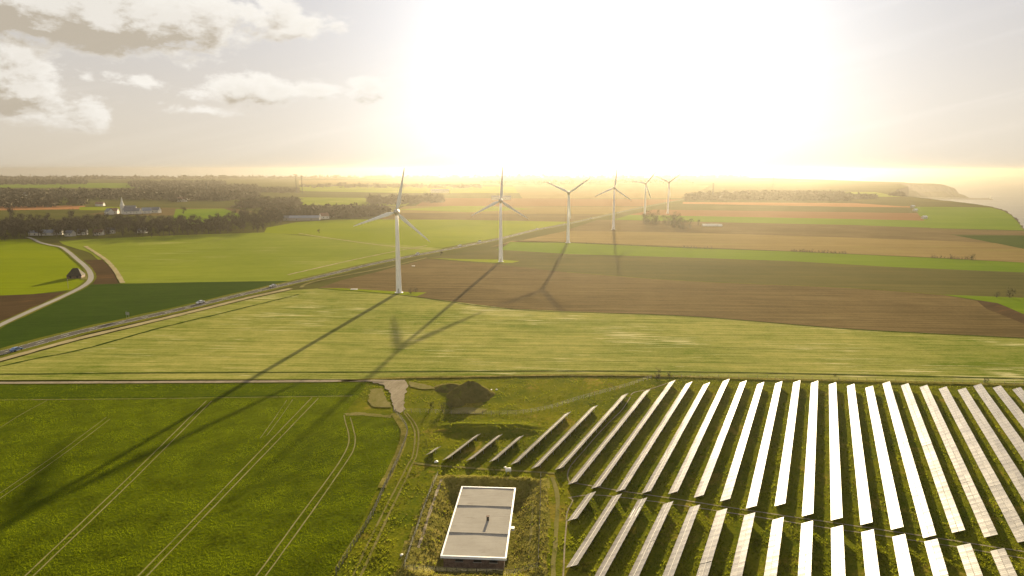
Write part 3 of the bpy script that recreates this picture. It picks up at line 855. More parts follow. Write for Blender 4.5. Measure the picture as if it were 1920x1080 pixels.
def solar_row(c, v0, v1, label, group):
    c, v0, v1 = c * VS, v0 * VS, v1 * VS
    nsec = max(1, round((v1 - v0) / SEC))
    v0 = v1 - nsec * SEC
    base = NN * c + U * v0
    e = empty('solar_row', (base.x, base.y, 0), 0)
    tag(e, label, 'solar panels', group)
    # row frame: local X = -U (so that local Z of the glass points up), local -Y .. 0 = low edge .. high edge
    rot = Matrix((-U, NN, Vector((0, 0, 1)))).transposed()
    slope = Matrix.Rotation(TILT, 3, 'X')
    # local axes: X=-U, Y=NN, Z=-?  (right-handed check below)
    for k in range(nsec):
        mid = U * ((k + .5) * SEC)
        gz = relief(*(base + mid - NN * 1.1)[:2]) * .6
        for s in (0, 1):
            o = link('panel', PANELS[rr.randrange(8)], e)
            along = (STRIP_H / 2 if s == 0 else SLOPE - STRIP_H / 2)
            yy = -SLOPE * math.cos(TILT) + along * math.cos(TILT)
            zz = ZLOW + along * math.sin(TILT)
            ydir = NN * math.cos(TILT) + Vector((0, 0, math.sin(TILT)))
            xdir = -U
            zdir = xdir.cross(ydir)
            m3 = Matrix((xdir, ydir, zdir)).transposed() @ (Matrix.Rotation(rr.gauss(0, R(.12)), 3, 'X') @ Matrix.Rotation(rr.gauss(0, R(.10)), 3, 'Y'))
            m4 = m3.to_4x4()
            m4.translation = mid + NN * yy + Vector((0, 0, zz + gz))
            o.matrix_local = m4
        o = link('support_frame', FRAME, e)
        m3 = Matrix((U, NN, Vector((0, 0, 1)))).transposed()
        if m3.determinant() < 0:
            m3 = Matrix((-U, NN, Vector((0, 0, 1)))).transposed()
        m4 = m3.to_4x4(); m4.translation = mid + Vector((0, 0, gz))
        o.matrix_local = m4
    mb = MB()
    q0 = NN * (-SLOPE * math.cos(TILT) * .5) + Vector((0, 0, ZLOW + SLOPE * math.sin(TILT) * .5 + .022))
    mb.bar(q0, q0 + U * nsec * SEC, .055, .03)
    mb.build('middle_rail', M['pale_rail'], e)
    for al in (.22, .78):
        mb = MB()
        yy = -SLOPE * math.cos(TILT) * (1 - al); zz = ZLOW + SLOPE * math.sin(TILT) * al - .05
        mb.bar(NN * yy + Vector((0, 0, zz)), NN * yy + U * nsec * SEC + Vector((0, 0, zz)), .06, .05)
        mb.build('rail', M['galv'], e)
    return e

VFAR = {0: 149.4, 1: 161.7, 2: 163.9, 3: 165.6, 4: 188.8, 5: 197.8, 6: 213, 7: 220.2, 8: 233.8, 9: 234.6, 10: 236.3, 11: 243, 12: 243.7, 13: 244.4, 14: 247.8, 15: 251.6, 16: 253.6, 17: 254.2, 18: 254.8, 19: 255.3, 20: 263.3, 21: 263.6, 22: 264.2, 23: 264.6, 24: 265.7, 25: 273.2, 26: 273.6, 27: 274.2, 28: 274.6}
VNEAR = {0: 143.8, 1: 142.4, 2: 144.4, 3: 146.6, 4: 148.2, 5: 150, 6: 151.7, 7: 145.6, 8: 145.2, 9: 145.8, 10: 146.4, 11: 147.4, 12: 148, 13: 148.8, 14: 149.4, 15: 155.4, 16: 150.7, 17: 151, 18: 152.1, 19: 152.8, 20: 153.5, 21: 154.2, 22: 155.2}
ORD = ['first', 'second', 'third', 'fourth', 'fifth', 'sixth', 'seventh', 'eighth', 'ninth', 'tenth', 'eleventh', 'twelfth', 'thirteenth', 'fourteenth', 'fifteenth', 'sixteenth', 'seventeenth', 'eighteenth', 'nineteenth', 'twentieth', 'twenty-first', 'twenty-second', 'twenty-third', 'twenty-fourth', 'twenty-fifth', 'twenty-sixth', 'twenty-seventh', 'twenty-eighth', 'twenty-ninth']
def c_of(k):
    return 2.75 + 5.70 * (k - 16)
for k in range(0, 29):
    vn = VNEAR.get(k, 155.2 + .75 * (k - 22))
    if k == 0: lab = 'very short solar panel row at the far left of the array'
    elif k <= 3: lab = 'short solar panel row behind the flat-roofed building, %s from the left' % ORD[k]
    else: lab = 'long row of tilted solar panels in the far block, %s row from the left' % ORD[k]
    solar_row(c_of(k), vn, VFAR[k], lab, 'solar rows of the far block')
VB = {8: 141.4, 9: 142.8, 10: 143.4, 11: 144, 12: 144.8, 13: 145.5, 14: 146.2, 15: 146.6, 16: 147.5, 17: 148, 18: 148.8, 19: 149.4, 20: 150, 21: 150.7, 22: 151.4, 23: 152.0, 24: 152.7}
for k in range(8, 25):
    vn = 128.8 if k == 8 else 110.6 if k == 9 else 96.0 + max(0, (k - 16)) * 2
    lab = 'very short solar panel row beside the thin pale path' if k == 8 else 'solar panel row in the near block, %s row from the left' % ORD[k - 8]
    solar_row(c_of(k), vn, VB[k], lab, 'solar rows of the near block')

# ------------------------------------------------------------------ wind turbines
def blade_mesh():
    mb = MB(); rs = []
    L = 27.0
    for r, ch, th, tw in ((.6, .95, .95, 0), (1.6, 1.0, .9, 2), (3.4, 1.9, .55, 14), (5.6, 2.45, .42, 13), (9, 2.1, .32, 9), (14, 1.6, .24, 5), (19, 1.2, .17, 2.5), (23.5, .82, .11, 1), (26, .5, .07, 0), (L, .1, .03, 0)):
        ring = []
        a = R(tw + 4)
        for j in range(12):
            q = 2 * math.pi * j / 12
            cx = ch * (.5 * math.cos(q) + .16)
            cy = th * .5 * math.sin(q) * (1 if ch < 1.2 else (1 + .35 * math.cos(q)))
            if r < 2: cx = ch * .5 * math.cos(q)
            x, y = cx * math.cos(a) - cy * math.sin(a), cx * math.sin(a) + cy * math.cos(a)
            ring.append((x, y - .0009 * r * r, r))
        rs.append(ring)
    mb.rings(rs)
    return mb.mesh('blade', M['white_metal'], True)
BLADE = blade_mesh()

def turbine(px_base, hub, theta, yaw, label):
    p = at(*px_base)
    e = empty('wind_turbine', (p.x, p.y, 0), yaw)
    tag(e, label, 'wind turbine', 'wind turbines along the main road')
    mb = MB()
    prof = [(2.6, -.5), (2.6, .25), (1.78, .26)]
    n = 4
    for i in range(n + 1):
        t = i / n
        prof.append((1.76 - .86 * t, .3 + (hub - 2.0) * t))
    mb.lathe(prof, 24)
    tw = mb.build('tower', M['white_metal'], e, True)
    mb = MB(); mb.box((0, -1.80, 1.9), (.9, .14, 2.1)); mb.build('door', M['hubgrey'], tw)
    mb = MB(); mb.box((0, -2.15, .55), (1.2, .8, .6)); mb.box((0, -2.7, .3), (1.2, .5, .4)); mb.build('steps', M['galv'], tw)
    # nacelle: egg-like, rotor on the camera side (-Y)
    mb = MB()
    mb.lathe([(.05, 6.0), (.7, 5.8), (1.25, 4.6), (1.65, 2.2), (1.82, 0), (1.8, -1.3), (1.65, -2.1)], 18, (0, .4, hub), 'Y')
    mb.lathe([(.98, -2.2), (1.05, -1.2)], 18, (0, 0, hub), 'Z')
    na = mb.build('nacelle', M['hubgrey'], e, True)
    mb = MB(); mb.bar((.4, 3.6, hub + 1.3), (.4, 3.6, hub + 2.7), .08); mb.bar((.4, 3.2, hub + 2.6), (.4, 4.0, hub + 2.6), .06); mb.build('wind_vane', M['darkmetal'], na)
    hb = Vector((0, -2.7, hub))
    mb = MB(); mb.lathe([(1.55, -.9), (1.62, .0), (1.5, .8), (1.1, 1.6), (.55, 2.1), (.05, 2.3)], 18, (0, -2.7, hub), 'Y')
    # lathe along Y maps +h to +Y; the nose must point to -Y
    mb.v = [(x, -2.7 - (y + 2.7), z) for x, y, z in mb.v]
    mb.f = [tuple(reversed(f)) for f in mb.f]
    sp = mb.build('spinner', M['hubgrey'], e, True)
    for k in range(3):
        o = link('blade', BLADE, e)
        m = Matrix.Rotation(R(theta + 120 * k), 4, 'Y')
        m.translation = hb
        o.matrix_local = m
    return e

turbine((748, 549), 49.8, 12, R(4), 'nearest and largest white wind turbine, standing left of centre')
turbine((939, 491), 50.2, 3, R(2), 'second nearest wind turbine, one blade straight up, between field and road')
turbine((1065, 455), 51.6, 55, R(-4), 'third wind turbine with two blades raised like a letter Y')
turbine((1150, 430), 52.3, 6, R(-6), 'fourth wind turbine with one blade straight up under the bright sky')
turbine((1209, 403), 52.2, 40, R(-10), 'fifth wind turbine, just behind the small grove')
turbine((1252, 400), 53.6, 53, R(-10), 'farthest wind turbine, rightmost of the row near the road end')

# ------------------------------------------------------------------ flat-roofed building in the bank
bm_ = Matrix.Translation((BC.x, BC.y, 0)) @ Matrix.Rotation(B_ROT, 4, 'Z')
bld = empty('flat_roofed_building', (BC.x, BC.y, FLOOR), B_ROT)
tag(bld, 'sunken brick building with a long flat beige roof and white parapet', 'building')
hz = ROOF_Z - FLOOR
W2, L2 = B_WID / 2, B_LEN / 2
mb = MB()
mb.box((0, 0, (hz - .5) / 2 - .2), (B_WID - .7, B_LEN - .7, hz - .1))
wall = mb.build('wall', M['brick'], bld)
bays = [-L2 + .2, -L2 + B_LEN * .305, -L2 + B_LEN * .70, L2 - .2]
for i in range(3):
    a, b = bays[i] + (.22 if i else 0), bays[i + 1] - (.22 if i < 2 else 0)
    mb = MB()
    # felt deck with a faint central ridge
    vs = [(-W2 + .165, a, hz - .11), (0, a, hz - .05), (W2 - .165, a, hz - .11), (-W2 + .165, b, hz - .11), (0, b, hz - .05), (W2 - .165, b, hz - .11)]
    vs += [(x, y, hz - .45) for x, y, z in vs]
    mb.add(vs, [(0, 1, 4, 3), (1, 2, 5, 4), (6, 9, 10, 7), (7, 10, 11, 8), (0, 6, 7, 1), (1, 7, 8, 2), (3, 4, 10, 9), (4, 5, 11, 10), (0, 3, 9, 6), (2, 8, 11, 5)])
    mb.build('roof_deck', M['roof'], bld)
for i in (1, 2):
    mb = MB(); mb.box((0, bays[i], hz - .19), (B_WID - .34, .44, .42)); rb = mb.build('roof_beam', M['concrete'], bld)
    mb = MB(); mb.box((0, bays[i] + .02, hz + .045), (B_WID - .36, .50, .05)); mb.build('beam_cap', M['roof'], rb)
for s in (-1, 1):
    mb = MB(); mb.box((s * W2, 0, hz - .2), (.32, B_LEN + .32, .5)); mb.build('parapet', M['parapet'], bld)
    mb = MB(); mb.box((0, s * L2, hz - .2), (B_WID - .325, .32, .5)); mb.build('parapet', M['parapet'], bld)
for x in (-W2 * .45, W2 * .12, W2 * .62):
    mb = MB(); mb.box((x, -L2 + .34, hz - .95), (1.5, .10, .7)); w = mb.build('window', M['dark'], bld)
    mb = MB(); mb.box((x, -L2 + .30, hz - 1.34), (1.7, .22, .08)); mb.build('sill', M['concrete'], w)
mb = MB(); mb.box((W2 * .22, -.4, hz + .35), (.52, .52, 1.0)); ch = mb.build('chimney', M['darkmetal'], bld)  # near-black colour puts the chimney's backlit shade into its surface
mb = MB(); mb.box((W2 * .22, -.4, hz + .90), (.70, .70, .08)); mb.build('chimney_cap', M['brick'], ch)
mb = MB(); mb.box((W2 + .55, -2.0, hz - .9), (.7, .9, .5)); mb.build('vent_box', M['whitebox'], bld)
mb = MB(); mb.box((W2 * .3, -1.5, hz - .22), (.1, .1, .1))
# small items by the building
p = at(953, 886); e = empty('storage_tank', (p.x, p.y, relief(p.x, p.y)), R(5)); tag(e, 'small white storage tank at the far edge of the building bank', 'tank')
mb = MB(); mb.lathe([(.05, -.75), (.45, -.7), (.52, -.5), (.52, .5), (.45, .7), (.05, .75)], 14, (0, 0, .75), 'Y')
mb.v = [(y, x, z) for x, y, z in mb.v]; mb.f = [tuple(reversed(f)) for f in mb.f]
mb.build('shell', M['whitebox'], e, True)
for x in (-.45, .45):
    mb = MB(); mb.box((x, 0, .18), (.12, .8, .36)); mb.build('cradle', M['concrete'], e)
def stone(px, size, label, mat='concrete'):
    p = at(*px); bm = bmesh.new(); bmesh.ops.create_icosphere(bm, subdivisions=2, radius=size)
    for v in bm.verts:
        v.co *= 1 + .3 * mnoise.noise(v.co / size * 1.5 + Vector((px[0], 0, 0)))
        v.co.z *= .55
    me = bpy.data.meshes.new('stone'); bm.to_mesh(me); bm.free(); me.materials.append(M[mat])
    o = link('stone', me); o.location = (p.x, p.y, relief(p.x, p.y) + size * .25)
    tag(o, label, 'stone')
stone((818, 867), .55, 'pale stone beside the very short solar row', 'whitebox')
stone((947, 877), .35, 'small pale stone left of the white tank', 'whitebox')
stone((970, 806), .6, 'pale boulder at the right end of the low bank', 'gravel')
stone((955, 807), .4, 'smaller pale boulder on the low bank', 'gravel')
stone((921, 731), .35, 'left of two pale stones beside the earth mound', 'whitebox')
stone((931, 730.5), .35, 'right of two pale stones beside the earth mound', 'whitebox')
stone((753, 1042), .35, 'white stone left of the building bank', 'whitebox')

# earth mounds
def mound(name, px, rx, ry, h, label, seed):
    p = at(*px); vs, fs = [], []
    n, k = 44, 16
    vs.append((0, 0, h))
    for r in range(1, k + 1):
        t = r / k
        for j in range(n):
            a = 2 * math.pi * j / n
            rad = t * (1 + .16 * mnoise.noise(Vector((math.cos(a) * 1.5, math.sin(a) * 1.5, seed))))
            x, y = rx * rad * math.cos(a), ry * rad * math.sin(a)
            z = h * (1 - t ** 1.15) * (1.0 + .1 * math.cos(a * 2)) + .35 * h * .2 * mnoise.noise(Vector((x * .8, y * .8, seed))) + .12 * mnoise.noise(Vector((x * 2.5, y * 2.5, seed)))
            if r == k: z = -.3
            vs.append((x, y, z))
    for j in range(n):
        fs.append((0, 1 + j, 1 + (j + 1) % n))
    for r in range(k - 1):
        for j in range(n):
            a, b = 1 + r * n + j, 1 + r * n + (j + 1) % n
            fs.append((a, a + n, b + n, b))
    o = mesh_obj(name, vs, fs, M['earth'], smooth=True)
    o.location = (p.x, p.y, 0)
    tag(o, label, 'mound')
    return p
mound('earth_mound', (882, 742), 8.2, 8.0, 5.0, 'tall dark pointed earth mound beyond the short solar rows', 2)
mound('earth_mound', (855, 758), 3.2, 3.2, 2.9, 'small pointed earth heap in front of the tall mound', 6)
mound('earth_mound', (846, 728), 7.0, 5.5, 1.6, 'low grassy heap left of the tall earth mound', 9)

# ------------------------------------------------------------------ fences
def fence(pts, label, gap=2.6, h=1.5, rails=3, mat='wood', pw=.12, hf=relief):
    L = smooth_line(pts, .6)
    acc = 0.0; ps = [L[0]]
    for a, b in zip(L, L[1:]):
        acc += (b - a).length
        if acc >= gap: ps.append(b); acc = 0
    o0 = ps[0]
    e = empty('fence', (o0.x, o0.y, 0)); tag(e, label, 'fence')
    mb = MB(); mb.lathe([(pw * .5, -.4), (pw * .5, h), (pw * .2, h + .06)], 6)
    post = mb.mesh('post', M[mat])
    for p in ps:
        o = link('post', post, e); o.location = (p.x - o0.x, p.y - o0.y, hf(p.x, p.y)); o.rotation_euler = (rr.gauss(0, .03), rr.gauss(0, .03), 0)
    for r in range(rails):
        z = h * (.97 - r * .9 / max(1, rails))
        mb = MB()
        for a, b in zip(ps, ps[1:]):
            A = Vector((a.x - o0.x, a.y - o0.y, hf(a.x, a.y) + z)); B = Vector((b.x - o0.x, b.y - o0.y, hf(b.x, b.y) + z))
            mb.bar(A, B, .035 if r == 0 else .012)
        mb.build('rail' if r == 0 else 'wire', M[mat if r == 0 else 'wire'], e)
    return ps
fence(FENCE, 'wooden post fence along the right edge of the wheat field', 1.6, 1.6, 4, 'wood', .16)
fence([at(*p) for p in ((757, 774), (800, 775), (850, 777), (905, 778), (955, 778), (990, 775), (1035, 766), (1080, 752), (1130, 738), (1180, 724), (1226, 708))], 'wire fence curving from the gateway up to the bushes', 2.2, 1.4, 4, 'wood', .12)
fence([at(*p) for p in ((1262, 708), (1400, 710), (1600, 715), (1760, 718), (1960, 723))], 'wire fence along the far edge of the solar farm', 3.0, 1.4, 3, 'wood', .12)
fence([at(*p) for p in ((821, 893), (800, 945), (780, 1005), (757, 1072))], 'dark mesh fence on the left bank of the building', 1.8, 1.3, 5, 'darkmetal', .09)
fence([at(*p) for p in ((1014, 894), (1013, 950), (1011, 1010), (1009, 1070))], 'dark mesh fence on the right bank of the building', 1.8, 1.3, 5, 'darkmetal', .09)
fence([at(*p) for p in ((757, 1073), (850, 1074), (930, 1074), (1009, 1072))], 'dark mesh fence on the near bank of the building', 1.8, 1.3, 5, 'darkmetal', .09)
strip('verge', [(640, 716.5), (690, 712.5), (760, 709.5), (900, 707), (1060, 704.5), (1230, 706), (1400, 711), (1600, 715.5), (1760, 719), (1980, 725)], 2.2, 'bund', .36, 'rough grass bank along the far edge of the solar farm', wob=.5)
ditch, _ = strip('ditch_bank', [(738, 776), (748, 790), (757, 806), (757, 822), (748, 850), (736, 876), (716, 916)], 2.0, 'bund', .23, 'rough strip between wheat and fence', wob=.3, step=2)

# ------------------------------------------------------------------ vegetation
def leafy(seed, h, w, n, size, base=.25, vary=.45, flat=False):
    """crown: many small twig or leaf faces in uneven clumps; returns verts, faces"""
    r = random.Random(seed); vs, fs = [], []
    cl = []
    for i in range(9):
        a = r.uniform(0, 6.28); t = r.uniform(base, .92)
        rad = w * .5 * math.sin(math.pi * min(.98, (t - base) / (1 - base) * .72 + .2)) * r.uniform(.25, .8)
        cl.append((Vector((math.cos(a) * rad, math.sin(a) * rad, t * h)), w * r.uniform(.16, .30)))
    for i in range(n):
        c, s = cl[r.randrange(len(cl))]
        d = Vector((r.gauss(0, 1), r.gauss(0, 1), r.gauss(0, .85))).normalized() * s * r.uniform(.35, 1.15)
        p = c + d
        k = len(vs)
        t1 = Vector((r.gauss(0, 1), r.gauss(0, 1), r.gauss(0, 1))).normalized() * size * r.uniform(.5, 1.2)
        t2 = Vector((r.gauss(0, 1), r.gauss(0, 1), r.gauss(0, 1))).normalized() * size * vary * r.uniform(.5, 1.2)
        vs += [p - t1, p + t2, p + t1]; fs.append((k, k + 1, k + 2))
    return vs, fs, cl

def tree_meshes(seed, h, w, n, size, mat, base=.22):
    vs, fs, cl = leafy(seed, h, w, n, size, base)
    mb = MB(); mb.add(vs, fs)
    crown = mb.mesh('crown', M[mat])
    mb = MB(); r = random.Random(seed)
    mb.lathe([(h * .022, -.3), (h * .017, h * .3), (h * .009, h * .7)], 6)
    for c, s in cl[:6]:
        mb.bar((0, 0, h * r.uniform(.2, .45)), c, h * .010)
    trunk = mb.mesh('trunk', M['bark'])
    return trunk, crown
TREES = [tree_meshes(10 + i, 16, 12.5, 420, 1.15, 'twig') for i in range(4)]
GROVE = [tree_meshes(30 + i, 14, 13, 420, 1.2, 'leaf', .08) for i in range(3)]

def plant(kind, p, s, name, label, cat, group):
    e = empty(name, (p.x, p.y, 0), rr.uniform(0, 6.28))
    sz = s * rr.uniform(.85, 1.18)
    e.scale = (s * rr.uniform(.9, 1.15), s * rr.uniform(.9, 1.15), sz)
    tag(e, label, cat, group)
    t, c = kind
    link('trunk', t, e); link('crown', c, e)
    return e

def inside(p, poly):
    c = False; n = len(poly)
    for i in range(n):
        a, b = poly[i], poly[(i + 1) % n]
        if (a[1] > p[1]) != (b[1] > p[1]) and p[0] < (b[0] - a[0]) * (p[1] - a[1]) / (b[1] - a[1]) + a[0]: c = not c
    return c

def scatter(poly_px, n, mind, r):
    poly = [at(*p)[:2] for p in poly_px]
    x0, x1 = min(p[0] for p in poly), max(p[0] for p in poly); y0, y1 = min(p[1] for p in poly), max(p[1] for p in poly)
    out, tries = [], 0
    while len(out) < n and tries < n * 60:
        tries += 1
        p = (r.uniform(x0, x1), r.uniform(y0, y1))
        if inside(p, poly) and all((p[0] - q[0]) ** 2 + (p[1] - q[1]) ** 2 > mind * mind for q in out): out.append(p)
    return [Vector((*p, 0)) for p in out]

wr = random.Random(5)
for p in scatter([(-40, 458), (60, 446.5), (130, 445), (290, 445), (430, 438), (492, 436), (500, 428), (470, 422), (300, 424), (60, 425), (-40, 432)], 235, 7.5, wr):
    plant(TREES[wr.randrange(4)], p, wr.uniform(.8, 1.12), 'bare_tree', 'bare brown tree in the dark wood behind the green field', 'tree', 'trees of the dark wood')
for p in scatter([(400, 424), (505, 424), (560, 413), (590, 409), (590, 404), (440, 408)], 40, 8, wr):
    plant(TREES[wr.randrange(4)], p, wr.uniform(.75, 1.05), 'bare_tree', 'bare brown tree in the wood right of the dark wood', 'tree', 'trees right of the dark wood')
for i, p in enumerate(scatter([(1185, 421), (1230, 427), (1290, 432), (1300, 426), (1240, 416), (1195, 414)], 16, 8, wr)):
    plant(GROVE[wr.randrange(3)], p, wr.uniform(.85, 1.1), 'grove_tree', 'dark rounded tree in the grove below the fifth turbine', 'tree', 'trees of the small grove')
for px, s, lab in (((22, 420), 1.3, 'tall lone tree above the left end of the dark wood'), ((136, 420), 1.35, 'tall broad tree rising above the dark wood'), ((598, 438), .30, 'tiny lone bush on the bright green field edge'), ((345, 402), .9, 'lone pale tree in the field beyond the wood'), ((827, 480), .28, 'tiny bush beside the second turbine pad'), ((1310, 424), .55, 'small tree left of the white sheds')):
    plant(TREES[1], at(*px), s, 'bare_tree', lab, 'tree', 'lone trees')

def forest(polys, name, label, mat, n_face=16):
    """a far wood that reads as one mass"""
    vs, fs = [], []; r = random.Random(label)
    for poly, n, h, w in polys:
        for p in scatter(poly, n, w * .35, r):
            hh = h * r.uniform(.7, 1.15); ww = w * r.uniform(.8, 1.2)
            for i in range(n_face):
                t = r.uniform(.08, 1)
                rad = ww * .5 * math.sqrt(max(.05, 1 - (t - .45) ** 2 * 2.6)) * math.sqrt(r.random())
                a = r.uniform(0, 6.28)
                c = p + Vector((math.cos(a) * rad, math.sin(a) * rad, t * hh))
                k = len(vs)
                for q in range(3):
                    vs.append(c + Vector((r.gauss(0, 1), r.gauss(0, 1), r.gauss(0, .8))) * ww * .20)
                fs.append((k, k + 1, k + 2))
    o = mesh_obj(name, vs, fs, M[mat])
    return tag(o, label, kind='stuff')
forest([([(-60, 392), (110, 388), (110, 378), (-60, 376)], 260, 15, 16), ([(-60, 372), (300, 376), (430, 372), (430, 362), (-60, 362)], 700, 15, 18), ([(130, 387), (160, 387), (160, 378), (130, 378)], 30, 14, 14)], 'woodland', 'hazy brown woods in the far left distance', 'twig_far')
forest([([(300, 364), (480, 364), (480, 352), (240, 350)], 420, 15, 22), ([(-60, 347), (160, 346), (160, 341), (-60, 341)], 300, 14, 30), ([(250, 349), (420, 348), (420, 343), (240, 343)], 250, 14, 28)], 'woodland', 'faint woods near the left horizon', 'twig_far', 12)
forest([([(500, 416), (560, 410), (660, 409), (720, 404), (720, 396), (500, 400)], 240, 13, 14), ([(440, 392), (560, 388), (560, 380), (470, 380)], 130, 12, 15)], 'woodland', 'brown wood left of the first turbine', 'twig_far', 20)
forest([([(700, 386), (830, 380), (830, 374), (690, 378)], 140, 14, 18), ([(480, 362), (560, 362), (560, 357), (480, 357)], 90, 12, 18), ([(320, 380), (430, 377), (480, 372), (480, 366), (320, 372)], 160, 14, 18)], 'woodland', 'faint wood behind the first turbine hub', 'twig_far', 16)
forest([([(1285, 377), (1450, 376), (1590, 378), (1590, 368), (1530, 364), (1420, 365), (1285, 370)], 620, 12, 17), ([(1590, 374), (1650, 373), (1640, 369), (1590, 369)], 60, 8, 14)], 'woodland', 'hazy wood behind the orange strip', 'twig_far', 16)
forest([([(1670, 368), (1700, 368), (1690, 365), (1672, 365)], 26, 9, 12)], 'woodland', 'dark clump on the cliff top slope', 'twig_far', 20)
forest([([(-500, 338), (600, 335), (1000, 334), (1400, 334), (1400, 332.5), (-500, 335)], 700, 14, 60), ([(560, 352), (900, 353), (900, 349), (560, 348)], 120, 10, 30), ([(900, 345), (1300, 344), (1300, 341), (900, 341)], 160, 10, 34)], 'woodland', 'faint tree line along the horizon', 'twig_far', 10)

# shrubs along the hedge lines
def shrub_mesh(seed, n=150, size=.32, mat='leaf'):
    vs, fs, cl = leafy(seed, 2.6, 3.0, n, size, .12); mb = MB(); mb.add(vs, fs)
    for c, s in cl[:5]: mb.bar((0, 0, -.2), c, .06)
    return mb.mesh('shrub', M[mat])
SHR = [shrub_mesh(60 + i) for i in range(3)] + [shrub_mesh(70 + i, mat='twig') for i in range(3)]
def shrub(px, s, label, group=None, k=None, name='shrub'):
    p = at(*px); o = link(name, SHR[rr.randrange(6) if k is None else k])
    o.location = (p.x, p.y, relief(p.x, p.y) if p.y < 285 and X0 < p.x < X1 else 0.1)
    o.rotation_euler = (0, 0, rr.uniform(0, 6.28)); o.scale = (s, s, s * rr.uniform(.8, 1.2))
    tag(o, label, 'shrub', group)
def hedge_y(x):
    pts = [(957, 454), (1067, 456), (1280, 466), (1480, 472), (1747, 484), (1920, 493)]
    for a, b in zip(pts, pts[1:]):
        if a[0] <= x <= b[0]: return a[1] + (b[1] - a[1]) * (x - a[0]) / (b[0] - a[0])
    return 493
for x0, x1, st in ((1282, 1334, 6.5), (1485, 1586, 5.5), (1747, 1822, 5.5)):
    x = x0
    while x < x1:
        shrub((x, hedge_y(x) - .3), rr.uniform(.7, 1.25), 'low hedge bush in the line above the bright green strip', 'hedge bushes'); x += st * rr.uniform(.7, 1.3)
shrub((1822, 488), 2.3, 'largest dark bush at the right end of the hedge line', 'hedge bushes', 0)
for x in range(1100, 1270, 14):
    shrub((x, hedge_y(x) - .3), rr.uniform(.4, .7), 'tiny bush in the hazy field edge right of the third turbine', 'hazy hedge bushes')
shrub((1232, 709), 1.3, 'brown bush at the fence corner above the solar rows', None, 3)
shrub((1255, 706.5), .8, 'smaller brown bush right of the fence corner', None, 4)
shrub((1849, 718), .8, 'small dark bush on the far solar farm edge', None, 1)
shrub((1868, 558), 1.4, 'dark bush on the green corner at the right edge', None, 2)
shrub((1895, 559), 2.0, 'larger dark bush on the green corner at the right edge', None, 1)
shrub((1565, 706), .6, 'small bush behind the brightest solar rows', None, 3)
shrub((808, 767), .9, 'dark bush by the wire fence left of the mound', None, 0)
shrub((830, 771), 1.2, 'broad dark bush against the wire fence', None, 1)
shrub((843, 768), .9, 'bush at the foot of the small earth heap', None, 2)
shrub((770, 551), 1.1, 'wispy bush right of the nearest turbine foot', None, 4)
shrub((779, 548), 1.3, 'taller wispy bush right of the nearest turbine', None, 5)

# grass tufts on the meadow, banks and mound: real blades in clumps
def tufts(name, label, mat, spots, r, hmin, hmax, wid):
    vs, fs = [], []
    for (x, y, z) in spots:
        hh = r.uniform(hmin, hmax)
        for i in range(4):
            a = r.uniform(0, 6.28); d = Vector((math.cos(a), math.sin(a), 0)); s = Vector((-d.y, d.x, 0)) * wid * r.uniform(.5, 1)
            b = Vector((x, y, z - .03)) + d * r.uniform(0, wid * 1.4)
            k = len(vs); vs += [b - s, b + s, b + d * hh * r.uniform(.2, .8) + Vector((0, 0, hh))]; fs.append((k, k + 1, k + 2))
    return tag(mesh_obj(name, vs, fs, M[mat]), label, kind='stuff')
tr = random.Random(11)
wheat_w = [at(*p)[:2] for p in wheat]
wet, dry = [], []
n_try = 0
while len(wet) < 34000 and n_try < 190000:
    n_try += 1
    y = 104 + 175 * tr.random() ** 1.5
    x = tr.uniform(max(X0 + 1, -.48 * y), min(X1 - 1, .82 * y))
    if x < fence_x(y) - 1 and y < 214: continue
    k = mnoise.noise(Vector((x * .16, y * .16, 5))) + .5 * mnoise.noise(Vector((x * .6, y * .6, 1)))
    if k < tr.uniform(-.35, .5): continue
    q = Vector((x - BC.x, y - BC.y, 0)); lx, ly = abs(q.dot(B_NX)) - W2, abs(q.dot(B_AX)) - L2
    s = max(lx, ly)
    if s < .9: continue
    (dry if s < 8 and tr.random() < .75 or tr.random() < .06 else wet).append((x, y, relief(x, y)))
for i in range(1500):
    a = tr.uniform(0, 1); s = tr.uniform(1.5, 8.2)
    side = tr.randrange(4)
    lx, ly = (tr.uniform(-W2 - s, W2 + s), (L2 + s) * (1 if side == 0 else -1)) if side < 2 else ((W2 + s) * (1 if side == 2 else -1), tr.uniform(-L2 - s, L2 + s))
    p = Vector((BC.x, BC.y, 0)) + B_NX * lx + B_AX * ly
    dry.append((p.x, p.y, relief(p.x, p.y)))
tufts('grass', 'green grass tufts between the solar rows', 'tuft', wet, tr, .12, .38, .16)
tufts('dry_grass', 'dry yellowish grass tufts on the banks', 'tuft_dry', dry, tr, .12, .36, .12)

track_w = []
for t in TRAMS:
    track_w += smooth_line([at(*p) for p in t], 1.0)
cells = {}
for p in track_w:
    cells.setdefault((int(p.x // 2), int(p.y // 2)), []).append(p)
def near_track(x, y):
    cx, cy = int(x // 2), int(y // 2)
    return any((p.x - x) ** 2 + (p.y - y) ** 2 < .30 for i in (-1, 0, 1) for j in (-1, 0, 1) for p in cells.get((cx + i, cy + j), ()))
blades = []
n_try = 0
while len(blades) < 100000 and n_try < 420000:
    n_try += 1
    y = 108 + 132 * tr.random() ** 1.35
    x = tr.uniform(-.98 * y - 8, -.12 * y)
    if not inside((x, y), wheat_w) or near_track(x, y): continue
    if .5 * mnoise.noise(Vector((x * .3, y * .12, 3))) + .4 * mnoise.noise(Vector((x * 1.1, y * 1.1, 9))) < tr.uniform(-.6, .35): continue
    blades.append((x, y, .17))
tufts('wheat_leaves', 'young wheat leaves standing in the foreground field', 'blade', blades, tr, .08, .20, .11)

